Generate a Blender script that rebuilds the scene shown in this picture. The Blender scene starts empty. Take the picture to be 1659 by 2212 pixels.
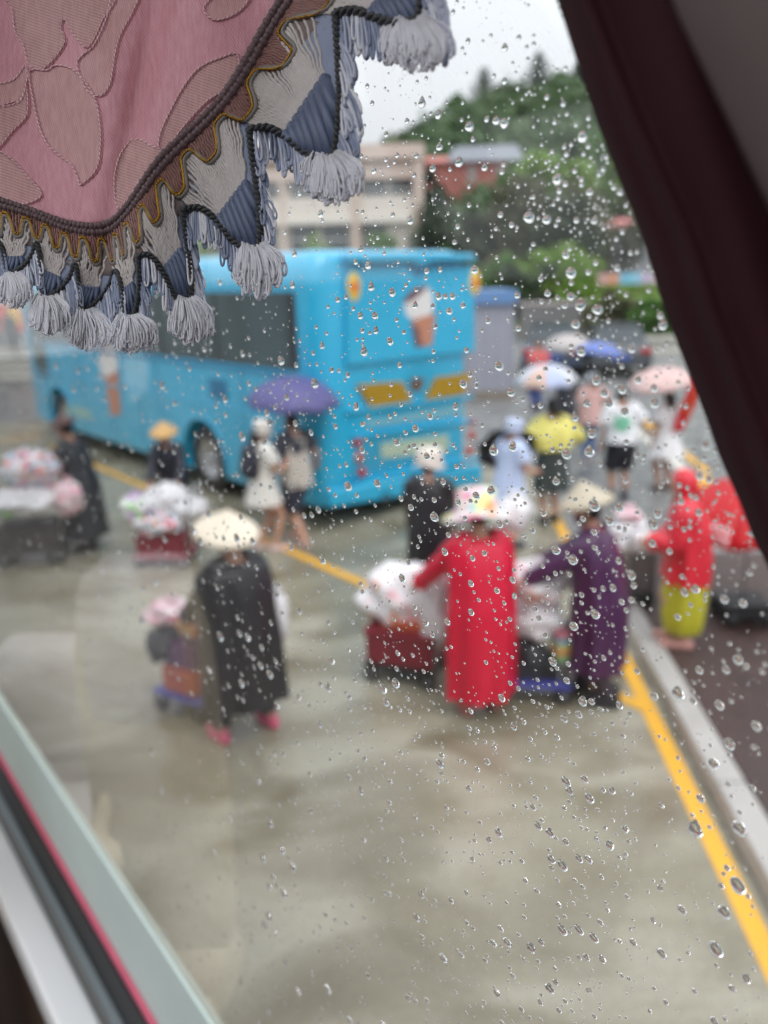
import bpy, bmesh, math, random
from mathutils import Vector, Matrix, noise
random.seed(11)
R = math.radians
scene = bpy.context.scene
COL = scene.collection

# ------------------------------------------------------------------ camera
EYE = 3.05                      # metres above the car park: a high coach window
FPX, CX, CY = 1720.0, 829.5, 1106.0   # focal length and centre, in units of a 1659 x 2212 frame
PITCH = R(16.6); ROLL = R(1.43)
CP, SP = math.cos(PITCH), math.sin(PITCH)
cam_data = bpy.data.cameras.new('camera')
cam = bpy.data.objects.new('camera', cam_data); COL.objects.link(cam)
FWD = Vector((0, CP, -SP)); UPV = Vector((0, SP, CP))
CR = Vector((1, 0, 0)) * math.cos(ROLL) - UPV * math.sin(ROLL)
CU = Vector((1, 0, 0)) * math.sin(ROLL) + UPV * math.cos(ROLL)
cam.matrix_world = Matrix(((CR.x, CU.x, -FWD.x, 0), (CR.y, CU.y, -FWD.y, 0), (CR.z, CU.z, -FWD.z, EYE), (0, 0, 0, 1)))
cam_data.sensor_fit = 'HORIZONTAL'; cam_data.sensor_width = 36.0
cam_data.lens = 36.0 * FPX / 1659.0
cam_data.clip_start = 0.01; cam_data.clip_end = 3000
cam_data.dof.use_dof = True
cam_data.dof.focus_distance = 0.294
cam_data.dof.aperture_fstop = cam_data.lens / 3.9
scene.camera = cam

# ------------------------------------------------------------------ sky, sun, exposure
world = bpy.data.worlds.new('World'); scene.world = world
world.use_nodes = True
wn = world.node_tree; wn.nodes.clear()
wo = wn.nodes.new('ShaderNodeOutputWorld'); wb = wn.nodes.new('ShaderNodeBackground')
sky = wn.nodes.new('ShaderNodeTexSky'); sky.sky_type = 'NISHITA'; sky.sun_disc = False
sky.sun_elevation = R(58); sky.sun_rotation = R(150); sky.dust_density = 4.0; sky.air_density = 1.0
hsv = wn.nodes.new('ShaderNodeHueSaturation'); hsv.inputs['Saturation'].default_value = 0.12
mixs = wn.nodes.new('ShaderNodeMixRGB'); mixs.inputs[0].default_value = 0.85
# even cloud cover with the standard overcast falloff: the zenith three times as bright as the horizon
tcw = wn.nodes.new('ShaderNodeTexCoord'); sep = wn.nodes.new('ShaderNodeSeparateXYZ'); wn.links.new(tcw.outputs['Generated'], sep.inputs[0])
mrw = wn.nodes.new('ShaderNodeMapRange'); mrw.inputs[1].default_value = 0.0; mrw.inputs[2].default_value = 1.0
mrw.inputs[3].default_value = 1.0 / 3.0; mrw.inputs[4].default_value = 1.0; wn.links.new(sep.outputs['Z'], mrw.inputs[0])
ovc = wn.nodes.new('ShaderNodeMixRGB'); ovc.inputs[1].default_value = (0, 0, 0, 1); ovc.inputs[2].default_value = (13.2, 13.6, 14.4, 1)
wn.links.new(mrw.outputs[0], ovc.inputs[0]); wn.links.new(ovc.outputs[0], mixs.inputs[2])
wn.links.new(sky.outputs[0], hsv.inputs['Color']); wn.links.new(hsv.outputs[0], mixs.inputs[1])
wn.links.new(mixs.outputs[0], wb.inputs['Color'])
wb.inputs['Strength'].default_value = 0.1
wn.links.new(wb.outputs[0], wo.inputs['Surface'])
sl = bpy.data.lights.new('sun', 'SUN'); sl.energy = 0.7; sl.angle = R(30); sl.color = (1.0, 0.97, 0.93)
so = bpy.data.objects.new('sun', sl); COL.objects.link(so)
so.rotation_euler = (R(32), 0, R(30))
scene.view_settings.view_transform = 'Standard'; scene.view_settings.look = 'None'
scene.view_settings.exposure = 0.75; scene.view_settings.gamma = 1.0
scene.view_settings.use_curve_mapping = False
scene.render.engine = 'CYCLES'
cy = scene.cycles
cy.max_bounces = 20; cy.diffuse_bounces = 4; cy.glossy_bounces = 5; cy.transmission_bounces = 14
cy.transparent_max_bounces = 16; cy.caustics_reflective = True; cy.caustics_refractive = True
cy.use_denoising = True
cy.sample_clamp_indirect = 6.0; cy.blur_glossy = 0.6

# ------------------------------------------------------------------ frame <-> place
def ray(px, py):
    u = (px - CX) / FPX; v = (CY - py) / FPX
    return FWD + CR * u + CU * v
CAM = Vector((0, 0, EYE))
def gnd(px, py, z=0.0):
    r = ray(px, py); t = (z - EYE) / r.z
    return Vector((r.x * t, r.y * t, z))
def atY(px, py, Y):
    r = ray(px, py); t = Y / r.y
    return CAM + r * t
def on_plane(px, py, p0, n):
    r = ray(px, py); t = (p0 - CAM).dot(n) / r.dot(n)
    return CAM + r * t

# ------------------------------------------------------------------ materials
MATS = {}
def mat(name, col, rough=0.6, var=0.12, scale=8.0, bump=0.0, bscale=60.0, metal=0.0, spec=0.5,
        trans=0.0, sheen=0.0, coat=0.0, transl=0.0, emit=None, detail=4.0, rvar=0.0):
    m = bpy.data.materials.new(name); m.use_nodes = True
    nt = m.node_tree; b = nt.nodes['Principled BSDF']; out = nt.nodes['Material Output']
    b.inputs['Roughness'].default_value = rough; b.inputs['Metallic'].default_value = metal
    b.inputs['Specular IOR Level'].default_value = spec
    b.inputs['Transmission Weight'].default_value = trans
    b.inputs['Sheen Weight'].default_value = sheen
    b.inputs['Coat Weight'].default_value = coat
    tc = nt.nodes.new('ShaderNodeTexCoord')
    nz = nt.nodes.new('ShaderNodeTexNoise'); nz.inputs['Scale'].default_value = scale; nz.inputs['Detail'].default_value = detail
    nt.links.new(tc.outputs['Object'], nz.inputs['Vector'])
    mx = nt.nodes.new('ShaderNodeMixRGB')
    mx.inputs[1].default_value = tuple(c * (1 - var) for c in col) + (1,)
    mx.inputs[2].default_value = tuple(min(1, c * (1 + var)) for c in col) + (1,)
    nt.links.new(nz.outputs['Fac'], mx.inputs[0]); nt.links.new(mx.outputs[0], b.inputs['Base Color'])
    if rvar:
        mr = nt.nodes.new('ShaderNodeMapRange'); mr.inputs[1].default_value = 0.35; mr.inputs[2].default_value = 0.65
        mr.inputs[3].default_value = max(0.02, rough - rvar); mr.inputs[4].default_value = min(1, rough + rvar)
        nt.links.new(nz.outputs['Fac'], mr.inputs[0]); nt.links.new(mr.outputs[0], b.inputs['Roughness'])
    if bump:
        n2 = nt.nodes.new('ShaderNodeTexNoise'); n2.inputs['Scale'].default_value = bscale; n2.inputs['Detail'].default_value = 3
        nt.links.new(tc.outputs['Object'], n2.inputs['Vector'])
        bp = nt.nodes.new('ShaderNodeBump'); bp.inputs['Strength'].default_value = bump; bp.inputs['Distance'].default_value = 1.0 / bscale * 0.3
        nt.links.new(n2.outputs['Fac'], bp.inputs['Height']); nt.links.new(bp.outputs[0], b.inputs['Normal'])
    if transl:
        tb = nt.nodes.new('ShaderNodeBsdfTranslucent'); ms = nt.nodes.new('ShaderNodeMixShader')
        ms.inputs[0].default_value = transl
        nt.links.new(mx.outputs[0], tb.inputs['Color'])
        nt.links.new(b.outputs[0], ms.inputs[1]); nt.links.new(tb.outputs[0], ms.inputs[2])
        nt.links.new(ms.outputs[0], out.inputs['Surface'])
    if emit:
        b.inputs['Emission Color'].default_value = tuple(emit[:3]) + (1,); b.inputs['Emission Strength'].default_value = emit[3]
    MATS[name] = m
    return m
def srgb(r, g, b):
    f = lambda c: (c / 255 / 12.92) if c <= 10 else ((c / 255 + 0.055) / 1.055) ** 2.4
    return (f(r), f(g), f(b))
_mc = {}
def paint(r, g, b, rough=0.55, **k):
    key = (r, g, b, rough, tuple(sorted(k.items())))
    if key not in _mc:
        _mc[key] = mat('tone_%d_%d_%d' % (r, g, b), srgb(r, g, b), rough, **k)
    return _mc[key]

# ------------------------------------------------------------------ mesh helpers
class MB:
    def __init__(s): s.v = []; s.f = []; s.uv = None
    def add(s, vs, fs):
        o = len(s.v); s.v += [tuple(p) for p in vs]; s.f += [tuple(i + o for i in f) for f in fs]; return s
    def box(s, a, b, M=None):
        x0, y0, z0 = a; x1, y1, z1 = b
        vs = [Vector(p) for p in ((x0,y0,z0),(x1,y0,z0),(x1,y1,z0),(x0,y1,z0),(x0,y0,z1),(x1,y0,z1),(x1,y1,z1),(x0,y1,z1))]
        if M: vs = [M @ p for p in vs]
        return s.add(vs, [(0,3,2,1),(4,5,6,7),(0,1,5,4),(1,2,6,5),(2,3,7,6),(3,0,4,7)])
    def tube(s, pts, rad, n=8, cap=True, closed=False, flat=1.0):
        pts = [Vector(p) for p in pts]; m = len(pts)
        if not hasattr(rad, '__len__'): rad = [rad] * m
        vs = []; up = None
        for i in range(m):
            a = pts[i - 1] if (i > 0 or closed) else pts[0]; b = pts[(i + 1) % m] if (i < m - 1 or closed) else pts[-1]
            t = (b - a)
            t = t.normalized() if t.length > 1e-9 else Vector((0, 0, 1))
            if up is None: up = t.orthogonal().normalized()
            up = (up - t * up.dot(t))
            up = up.normalized() if up.length > 1e-6 else t.orthogonal().normalized()
            w = t.cross(up)
            for k in range(n):
                an = 2 * math.pi * k / n
                vs.append(pts[i] + (up * math.cos(an) + w * math.sin(an) * flat) * rad[i])
        fs = []
        for i in range(m if closed else m - 1):
            j = (i + 1) % m
            for k in range(n):
                l = (k + 1) % n
                fs.append((i * n + k, i * n + l, j * n + l, j * n + k))
        if cap and not closed:
            fs.append(tuple(range(n - 1, -1, -1))); fs.append(tuple((m - 1) * n + k for k in range(n)))
        return s.add(vs, fs)
    def lathe(s, prof, n=24, c=(0, 0, 0), axis='z', M=None):
        vs = []; fs = []
        for r, z in prof:
            for k in range(n):
                an = 2 * math.pi * k / n
                p = (r * math.cos(an), r * math.sin(an), z) if axis == 'z' else (z, r * math.cos(an), r * math.sin(an)) if axis == 'x' else (r * math.cos(an), z, -r * math.sin(an))
                q = Vector(p) + Vector(c)
                vs.append(M @ q if M else q)
        for i in range(len(prof) - 1):
            for k in range(n):
                l = (k + 1) % n
                fs.append((i * n + k, i * n + l, (i + 1) * n + l, (i + 1) * n + k))
        return s.add(vs, fs)
    def ell(s, c, r, nu=14, nv=10, M=None, fn=None):
        c = Vector(c); vs = []; fs = []
        for j in range(nv + 1):
            ph = math.pi * j / nv
            for i in range(nu):
                th = 2 * math.pi * i / nu
                d = Vector((math.sin(ph) * math.cos(th), math.sin(ph) * math.sin(th), math.cos(ph)))
                k = fn(d) if fn else 1.0
                q = Vector((d.x * r[0], d.y * r[1], d.z * r[2])) * k
                q = (M @ q if M else q) + c
                vs.append(q)
        for j in range(nv):
            for i in range(nu):
                k = (i + 1) % nu
                fs.append((j * nu + i, (j + 1) * nu + i, (j + 1) * nu + k, j * nu + k))
        return s.add(vs, fs)
    def rings(s, rings, cap=True, closed_u=True):
        n = len(rings[0]); vs = [p for r in rings for p in r]; fs = []
        for i in range(len(rings) - 1):
            for k in range(n if closed_u else n - 1):
                l = (k + 1) % n
                fs.append((i * n + k, i * n + l, (i + 1) * n + l, (i + 1) * n + k))
        if cap and closed_u:
            fs.append(tuple(range(n - 1, -1, -1))); fs.append(tuple((len(rings) - 1) * n + k for k in range(n)))
        return s.add(vs, fs)
    def prism(s, poly, thick, M):
        n = len(poly)
        vs = [M @ Vector((x, y, 0)) for x, y in poly] + [M @ Vector((x, y, thick)) for x, y in poly]
        fs = [tuple(range(n - 1, -1, -1)), tuple(range(n, 2 * n))]
        fs += [(k, (k + 1) % n, n + (k + 1) % n, n + k) for k in range(n)]
        return s.add(vs, fs)
    def build(s, name, m, parent=None, smooth=True, tri=False):
        me = bpy.data.meshes.new(name); me.from_pydata(s.v, [], s.f)
        if tri or True:
            bm = bmesh.new(); bm.from_mesh(me)
            bmesh.ops.recalc_face_normals(bm, faces=bm.faces)
            bm.to_mesh(me); bm.free()
        if smooth:
            me.polygons.foreach_set('use_smooth', [True] * len(me.polygons))
        me.update()
        o = bpy.data.objects.new(name, me); COL.objects.link(o)
        if m: me.materials.append(m)
        if parent: o.parent = parent
        return o
def tag(o, label=None, cat=None, group=None, kind=None):
    if label: o['label'] = label
    if cat: o['category'] = cat
    if group: o['group'] = group
    if kind: o['kind'] = kind
    return o
def thing(name, label, cat, loc=(0, 0, 0), rz=0.0, group=None):
    o = bpy.data.objects.new(name, None); COL.objects.link(o)
    o.location = loc; o.rotation_euler = (0, 0, rz); o.empty_display_size = 0.1
    return tag(o, label, cat, group)
def bevel(o, w, seg=2, angle=30):
    md = o.modifiers.new('bevel', 'BEVEL'); md.width = w; md.segments = seg; md.limit_method = 'ANGLE'; md.angle_limit = R(angle)
    return o
def bake(o):
    dg = bpy.context.evaluated_depsgraph_get(); dg.update()
    me = bpy.data.meshes.new_from_object(o.evaluated_get(dg))
    old = o.data; o.modifiers.clear(); o.data = me; bpy.data.meshes.remove(old)
    return o
def catmull(pts, per=8, closed=False):
    out = []; n = len(pts); P = [Vector(p) for p in pts]
    for i in range(n - (0 if closed else 1)):
        p0 = P[i - 1] if (i > 0 or closed) else P[0] * 2 - P[1]
        p1 = P[i]; p2 = P[(i + 1) % n]
        p3 = P[(i + 2) % n] if (i + 2 < n or closed) else P[-1] * 2 - P[-2]
        for k in range(per):
            t = k / per
            out.append(0.5 * ((2 * p1) + (p2 - p0) * t + (2 * p0 - 5 * p1 + 4 * p2 - p3) * t * t + (3 * p1 - p0 - 3 * p2 + p3) * t ** 3))
    if not closed: out.append(P[-1])
    return out
# ================================================================== the setting outside
def ground_mat(name, c1, c2, c3, r0, r1, s1=0.35, s2=2.2, s3=40.0, streak=False):
    m = bpy.data.materials.new(name); m.use_nodes = True; nt = m.node_tree; b = nt.nodes['Principled BSDF']
    tc = nt.nodes.new('ShaderNodeTexCoord')
    def nz(sc, det=5, dist=0.0, vec=None):
        n = nt.nodes.new('ShaderNodeTexNoise'); n.inputs['Scale'].default_value = sc; n.inputs['Detail'].default_value = det
        n.inputs['Distortion'].default_value = dist
        nt.links.new(vec or tc.outputs['Object'], n.inputs['Vector']); return n.outputs['Fac']
    def ramp(fac, lo, hi):
        r = nt.nodes.new('ShaderNodeMapRange'); r.inputs[1].default_value = lo; r.inputs[2].default_value = hi
        nt.links.new(fac, r.inputs[0]); return r.outputs[0]
    def mix(f, a, c):
        x = nt.nodes.new('ShaderNodeMixRGB'); nt.links.new(f, x.inputs[0])
        for i, q in ((1, a), (2, c)):
            if isinstance(q, tuple): x.inputs[i].default_value = q + (1,)
            else: nt.links.new(q, x.inputs[i])
        return x.outputs[0]
    vec = None
    if streak:
        mp = nt.nodes.new('ShaderNodeMapping'); mp.inputs['Scale'].default_value = (0.8, 1.25, 1); mp.inputs['Rotation'].default_value = (0, 0, 0.12)
        nt.links.new(tc.outputs['Object'], mp.inputs['Vector']); vec = mp.outputs[0]
    big = ramp(nz(s1, 5, 1.2, vec), 0.36, 0.60); mid = ramp(nz(s2, 7, 0.8, vec), 0.46, 0.70); fine = ramp(nz(s3, 3), 0.3, 0.7)
    c = mix(big, c1, c2); c = mix(mid, c, c3)
    x = nt.nodes.new('ShaderNodeMixRGB'); x.blend_type = 'MULTIPLY'; x.inputs[0].default_value = 0.25
    nt.links.new(c, x.inputs[1]); nt.links.new(fine, x.inputs[2])
    nt.links.new(x.outputs[0], b.inputs['Base Color'])
    rr = nt.nodes.new('ShaderNodeMapRange'); rr.inputs[1].default_value = 0; rr.inputs[2].default_value = 1
    rr.inputs[3].default_value = r1; rr.inputs[4].default_value = r0
    nt.links.new(mid, rr.inputs[0]); nt.links.new(rr.outputs[0], b.inputs['Roughness'])
    bp = nt.nodes.new('ShaderNodeBump'); bp.inputs['Strength'].default_value = 0.12; bp.inputs['Distance'].default_value = 0.004
    nt.links.new(fine, bp.inputs['Height']); nt.links.new(bp.outputs[0], b.inputs['Normal'])
    return m
def sheet(name, pts, z, m, kind='structure', thick=0.0):
    b = MB()
    if thick: b.prism([(p[0], p[1]) for p in pts], thick, Matrix.Translation((0, 0, z - thick)))
    else: b.add([(p[0], p[1], z) for p in pts], [tuple(range(len(pts)))])
    o = b.build(name, m, smooth=False)
    if kind: o['kind'] = kind
    return o
m_asph = ground_mat('wet_asphalt', (0.185, 0.19, 0.19), (0.26, 0.26, 0.255), (0.13, 0.135, 0.14), 0.14, 0.42)
m_conc = ground_mat('wet_concrete', (0.25, 0.222, 0.155), (0.415, 0.39, 0.31), (0.18, 0.155, 0.102), 0.08, 0.32, s1=0.75, s2=1.15, streak=True)
m_pave = ground_mat('wet_brown_paving', (0.060, 0.034, 0.031), (0.08, 0.048, 0.043), (0.042, 0.025, 0.023), 0.35, 0.6, s1=0.9, s2=4)
m_kerb = mat('kerb_concrete', (0.42, 0.40, 0.38), 0.55, var=0.25, scale=3.0, bump=0.3, bscale=50, rvar=0.15)
m_yel = mat('yellow_road_paint', (0.80, 0.42, 0.035), 0.45, var=0.13, scale=14, rvar=0.15, bump=0.2, bscale=90)
m_wht = mat('white_road_paint', (0.62, 0.60, 0.55), 0.45, var=0.15, scale=9, rvar=0.15)
sheet('ground', [(-1500, -40), (1500, -40), (1500, 2600), (-1500, 2600)], -0.008, m_asph)
KD = Vector((math.sin(R(4.1)), math.cos(R(4.1)), 0)); KR = Vector((KD.y, -KD.x, 0))
Y0 = gnd(1483, 1700)                                   # a point on the yellow kerb line
BD = Vector((math.sin(R(-39.6)), math.cos(R(-39.6)), 0)); BR = Vector((BD.y, -BD.x, 0))
B0 = gnd(740, 1232)                                    # a point on the yellow bay line
def strip(name, p, q, w, z, m, kind='structure'):
    t = (q - p).normalized(); n = Vector((t.y, -t.x, 0)) * (w / 2)
    return sheet(name, [p - n, p + n, q + n, q - n], z, m, kind)
KO = Y0 + KR * 0.115                                   # kerb face
lot = [KO + KD * a for a in (-6.0, 7.6)] + [gnd(1150, 1010), gnd(700, 880), gnd(-900, 960), gnd(-1500, 1500), Vector((-9, -3.5, 0))]
sheet('parking_lot', lot, -0.004, m_conc)
strip('kerb_line', Y0 - KD * 5.2, Y0 + KD * 5.9, 0.112, 0.0, m_yel)
strip('bay_line', B0 + BD * 9.4, gnd(1398, 1531) , 0.115, 0.004, m_yel)
strip('bay_line', gnd(-260, 995), gnd(88, 938), 0.12, 0.0, m_yel)
strip('road_line', gnd(1385, 905), gnd(1530, 1020), 0.13, 0.0, m_yel)
strip('road_line', gnd(1526, 1030), gnd(1488, 1100), 0.15, 0.004, m_yel)
strip('road_line', gnd(1375, 925), gnd(1518, 1048), 0.22, -0.002, m_wht)
# kerb stones, laid one by one, and the brown pavement behind them
for k in range(14):
    a = -5.0 + k * 0.98
    p = KO + KD * a; q = KO + KD * (a + 0.965)
    if k > 8: break
    b = MB(); e = 0.19
    vs = [(p, 0), (q, 0), (q + KR * e, 0), (p + KR * e, 0), (p + KR * 0.018, 0.115), (q + KR * 0.018, 0.115), (q + KR * e, 0.125), (p + KR * e, 0.125)]
    b.add([(w.x, w.y, z) for w, z in vs], [(0, 3, 2, 1), (4, 5, 6, 7), (0, 1, 5, 4), (1, 2, 6, 5), (2, 3, 7, 6), (3, 0, 4, 7)])
    o = bevel(b.build('kerb_stone', m_kerb, smooth=False), 0.012, 2); o['kind'] = 'structure'
pv = [KO + KR * 0.2 + KD * (-5), KO + KR * 0.2 + KD * 3.95, KO + KR * 7 + KD * 3.95, KO + KR * 7 + KD * (-5)]
sheet('pavement', pv, 0.118, m_pave, thick=0.11)

# ------------------------------------------------------------------ foliage
def leaf_mat(name, c, var=0.35):
    m = mat(name, c, 0.55, var=var, scale=0.9, detail=6, transl=0.25)
    return m
m_leaf_dark = leaf_mat('leaf_dark', (0.05, 0.075, 0.038)); m_leaf_ol = leaf_mat('leaf_olive', (0.125, 0.13, 0.068), 0.45)
m_leaf_mid = leaf_mat('leaf_mid', (0.10, 0.21, 0.045)); m_leaf_lt = leaf_mat('leaf_light', (0.20, 0.33, 0.055), 0.4)
m_leaf_pine = leaf_mat('leaf_pine', (0.16, 0.2, 0.16)); m_bark = mat('bark', (0.10, 0.075, 0.055), 0.9, var=0.3, scale=6, bump=0.5, bscale=20)
def leaves(b, c, rad, n, size, rnd, clumps=26):
    cs = []
    for i in range(clumps):
        d = Vector((rnd.gauss(0, 1), rnd.gauss(0, 1), rnd.gauss(0, 1))).normalized() * rnd.uniform(0.45, 1.0)
        cs.append((Vector((d.x * rad[0], d.y * rad[1], d.z * rad[2])), rnd.uniform(0.2, 0.42)))
    rm = min(rad)
    for i in range(n):
        cc, cr = cs[rnd.randrange(clumps)]
        d = Vector((rnd.gauss(0, 1), rnd.gauss(0, 1), rnd.gauss(0, 1))).normalized() * (rnd.random() ** 0.4) * cr
        p = Vector(c) + cc + d * rm * 1.1
        t = Vector((rnd.uniform(-1, 1), rnd.uniform(-1, 1), rnd.uniform(-0.6, 0.6))).normalized(); u = t.orthogonal().normalized()
        u = (Matrix.Rotation(rnd.uniform(0, 6.28), 3, t) @ u)
        s = size * rnd.uniform(0.6, 1.3)
        b.add([p - t * s, p + u * s * 0.5, p + t * s, p - u * s * 0.5], [(0, 1, 2, 3)])
def tree(name, label, base, top_z, rad, m, seed, n=3600, size=0.3, group=None, cat='tree', clumps=26, trunk=True):
    rnd = random.Random(seed); t = thing(name, label, cat, base, 0, group)
    h = top_z - base.z; rz = min(rad[2], h * 0.5); cz = h - rz
    b = MB(); leaves(b, (0, 0, cz), (rad[0], rad[1], rz), n, size, rnd, clumps); b.build('crown', m, t, smooth=False)
    k = MB(); rt = max(0.06, h * 0.025)
    k.tube([(0, 0, -0.3), (0.05 * h * 0.1, 0, cz * 0.5), (0, 0.02 * h, cz)], [rt * 1.3, rt, rt * 0.6], 8)
    for i in range(7):
        a = i * 2.4 + rnd.random(); z0 = cz * rnd.uniform(0.45, 0.95)
        k.tube([(0, 0, z0), (math.cos(a) * rad[0] * 0.4, math.sin(a) * rad[1] * 0.4, z0 + rz * 0.3), (math.cos(a) * rad[0] * 0.8, math.sin(a) * rad[1] * 0.8, cz + rz * rnd.uniform(-0.1, 0.5))], [rt * 0.5, rt * 0.33, rt * 0.12], 6)
    k.build('trunk', m_bark, t)
    return t
def P_at(px, py, Y): return atY(px, py, Y)
def terr(x, y): return 0.0
# ------------------------------------------------------------------ hill with its wood
RIDGE = [(400, 420), (700, 380), (800, 345), (880, 305), (960, 238), (1040, 215), (1110, 192), (1250, 172), (1400, 150), (1659, 130), (2100, 170), (2600, 300)]
def ridge_z(x, Y=150.0):
    pts = [atY(px, py, Y) for px, py in RIDGE]
    for a, b_ in zip(pts, pts[1:]):
        if a.x <= x <= b_.x:
            f = (x - a.x) / (b_.x - a.x); f = f * f * (3 - 2 * f)
            return a.z * (1 - f) + b_.z * f
    return pts[0].z if x < pts[0].x else pts[-1].z
def hill_h(x, y):
    z = ridge_z(x * 150.0 / y if y < 150 else x) - 3.0
    f = max(0.0, min(1.0, (y - 66) / 84.0)); f = f * f * (3 - 2 * f) * 0.55 + f * 0.45
    g = 1.0 if y < 150 else max(0.1, 1 - (y - 150) / 160.0)
    return max(-0.3, 0.4 + z * f * g + 1.6 * noise.noise(Vector((x * 0.06, y * 0.06, 3))) * f)
b = MB(); nx, ny = 70, 34; vs = []; fs = []
for j in range(ny):
    y = 64 + j * 5.5
    for i in range(nx):
        x = -75 + i * 3.7; vs.append((x, y, hill_h(x, y) if j > 0 else -0.4))
for j in range(ny - 1):
    for i in range(nx - 1):
        a = j * nx + i; fs.append((a, a + 1, a + nx + 1, a + nx))
hill = b.add(vs, fs).build('hill', mat('hill_soil', (0.08, 0.115, 0.045), 0.9, var=0.4, scale=0.2))
hill['kind'] = 'structure'
rnd = random.Random(5); b = MB()
def wood(n, x0, x1, y0, y1, s0, s1, cl):
    for i in range(n):
        x = rnd.uniform(x0, x1); y = rnd.uniform(y0, y1)
        if noise.noise(Vector((x * 0.12, y * 0.12, 9))) < -0.28: continue
        c = Vector((x, y, hill_h(x, y) + rnd.uniform(0.4, 3.4) * (0.6 + noise.noise(Vector((x * 0.2, y * 0.2, 1))))))
        for k in range(cl):
            d = Vector((rnd.gauss(0, 1), rnd.gauss(0, 1), rnd.gauss(0, 0.8))) * 0.75
            t = Vector((rnd.uniform(-1, 1), rnd.uniform(-1, 1), rnd.uniform(-0.5, 0.5))).normalized(); u = t.orthogonal().normalized()
            u = Matrix.Rotation(rnd.uniform(0, 6.28), 3, t) @ u; s = rnd.uniform(s0, s1); p = c + d
            b.add([p - t * s, p + u * s * 0.6, p + t * s, p - u * s * 0.6], [(0, 1, 2, 3)])
wood(5600, -20, 80, 100, 158, 0.5, 0.95, 7); wood(5200, -5, 60, 70, 104, 0.4, 0.8, 6)
w_ = b.build('hillside_wood', leaf_mat('leaf_wood', (0.10, 0.165, 0.07), 0.6), smooth=False)
tag(w_, 'dense green wood covering the hill behind the car park', 'woodland', kind='stuff')
# conifers on the ridge
def conifer(label, px, ptop, pbase, Y, seed):
    rnd = random.Random(seed); top = atY(px, ptop, Y); base = atY(px, pbase, Y); h = top.z - base.z + 2.5
    t = thing('pine_tree', label, 'tree', base - Vector((0, 0, 2.5)), 0, 'conifers on the hill ridge')
    MB().tube([(0, 0, 0), (0.05, 0, h * 0.6), (0, 0, h)], [0.22, 0.14, 0.03], 7).build('trunk', m_bark, t)
    b = MB(); nt_ = 11
    for i in range(nt_):
        z = h * (0.28 + 0.7 * i / nt_); L = (1 - i / nt_) * h * 0.42 + 0.3
        for k in range(7):
            a = k * 0.898 + i * 0.5 + rnd.uniform(-.2, .2); l = L * rnd.uniform(0.75, 1.1)
            d = Vector((math.cos(a), math.sin(a), 0.22)); p0 = Vector((0, 0, z)); w = Vector((-d.y, d.x, 0)) * l * 0.16
            for q in range(6):
                f = (q + 0.5) / 6; p = p0 + d * l * f + Vector((0, 0, -0.12 * l * math.sin(f * 3)))
                s = 0.46 * (1.1 - 0.5 * f)
                b.add([p - w, p + d * s + Vector((0, 0, 0.1)), p + w, p - d * s * 0.5], [(0, 1, 2, 3)])
                b.add([p - Vector((0, 0, s * .5)), p + d * s, p + Vector((0, 0, s * .6)), p - d * s * 0.4], [(0, 1, 2, 3)])
    b.build('crown', m_leaf_pine, t, smooth=False)
conifer('pale conifer on the ridge, leftmost of the three', 1045, 140, 235, 150, 1)
conifer('tall conifer on the ridge, middle of the three', 1162, 105, 198, 150, 2)
conifer('conifer on the ridge nearest the maroon drape', 1250, 128, 190, 150, 3)
# trees and shrubs in front of the hill (frame x, base y, top y, half width, distance)
TREES = [
 ('broadleaf_tree', 'dark olive tree left of the others, below the red house', 985, 560, 395, 95, 62, m_leaf_dark, 'tree'),
 ('broadleaf_tree', 'brownish olive tree with sparse crown below the grey roof', 1115, 565, 385, 95, 60, m_leaf_ol, 'tree'),
 ('broadleaf_tree', 'bright green tree on the slope right of the grey roof', 1190, 500, 285, 85, 72, m_leaf_lt, 'tree'),
 ('broadleaf_tree', 'large mid green tree beside the maroon drape, upper slope', 1310, 520, 290, 100, 76, m_leaf_mid, 'tree'),
 ('broadleaf_tree', 'dark brown-green tree above the pink roof', 1290, 560, 385, 110, 64, m_leaf_ol, 'tree'),
 ('broadleaf_tree', 'dark tree behind the round green shrub', 1210, 580, 430, 80, 58, m_leaf_dark, 'tree'),
 ('broadleaf_tree', 'small dark tree hiding the left end of the red house', 935, 470, 345, 38, 80, m_leaf_dark, 'tree'),
 ('broadleaf_tree', 'mid green tree standing right of the red house', 1110, 450, 325, 42, 84, m_leaf_mid, 'tree'),
 ('shrub', 'round bright green shrub beside the blue coach', 1085, 622, 540, 62, 46, m_leaf_mid, 'shrub'),
 ('shrub', 'large yellow-green shrub in front of the dark tree', 1200, 612, 515, 78, 47, m_leaf_lt, 'shrub'),
 ('broadleaf_tree', 'yellow-green tree halfway up the slope below the drape edge', 1345, 470, 345, 60, 74, m_leaf_lt, 'tree'),
 ('shrub', 'dark olive shrub at the road edge beside the maroon drape', 1330, 735, 640, 75, 36, m_leaf_ol, 'shrub'),
 ('shrub', 'mid green shrub at the road edge right of the parked cars', 1415, 735, 648, 62, 35, m_leaf_mid, 'shrub'),
 ('shrub', 'dark green shrub just above the blue roofed kiosk', 1140, 640, 560, 60, 42, m_leaf_dark, 'shrub'),
 ('shrub', 'green shrub in front of the beige building by its right column', 840, 575, 497, 60, 62, m_leaf_mid, 'shrub'),
 ('shrub', 'low green shrub in front of the beige building ground floor', 690, 575, 528, 70, 62, m_leaf_lt, 'shrub'),
 ('shrub', 'green shrub behind the right rear corner of the coach roof', 960, 600, 505, 60, 60, m_leaf_mid, 'shrub'),
]
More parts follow.
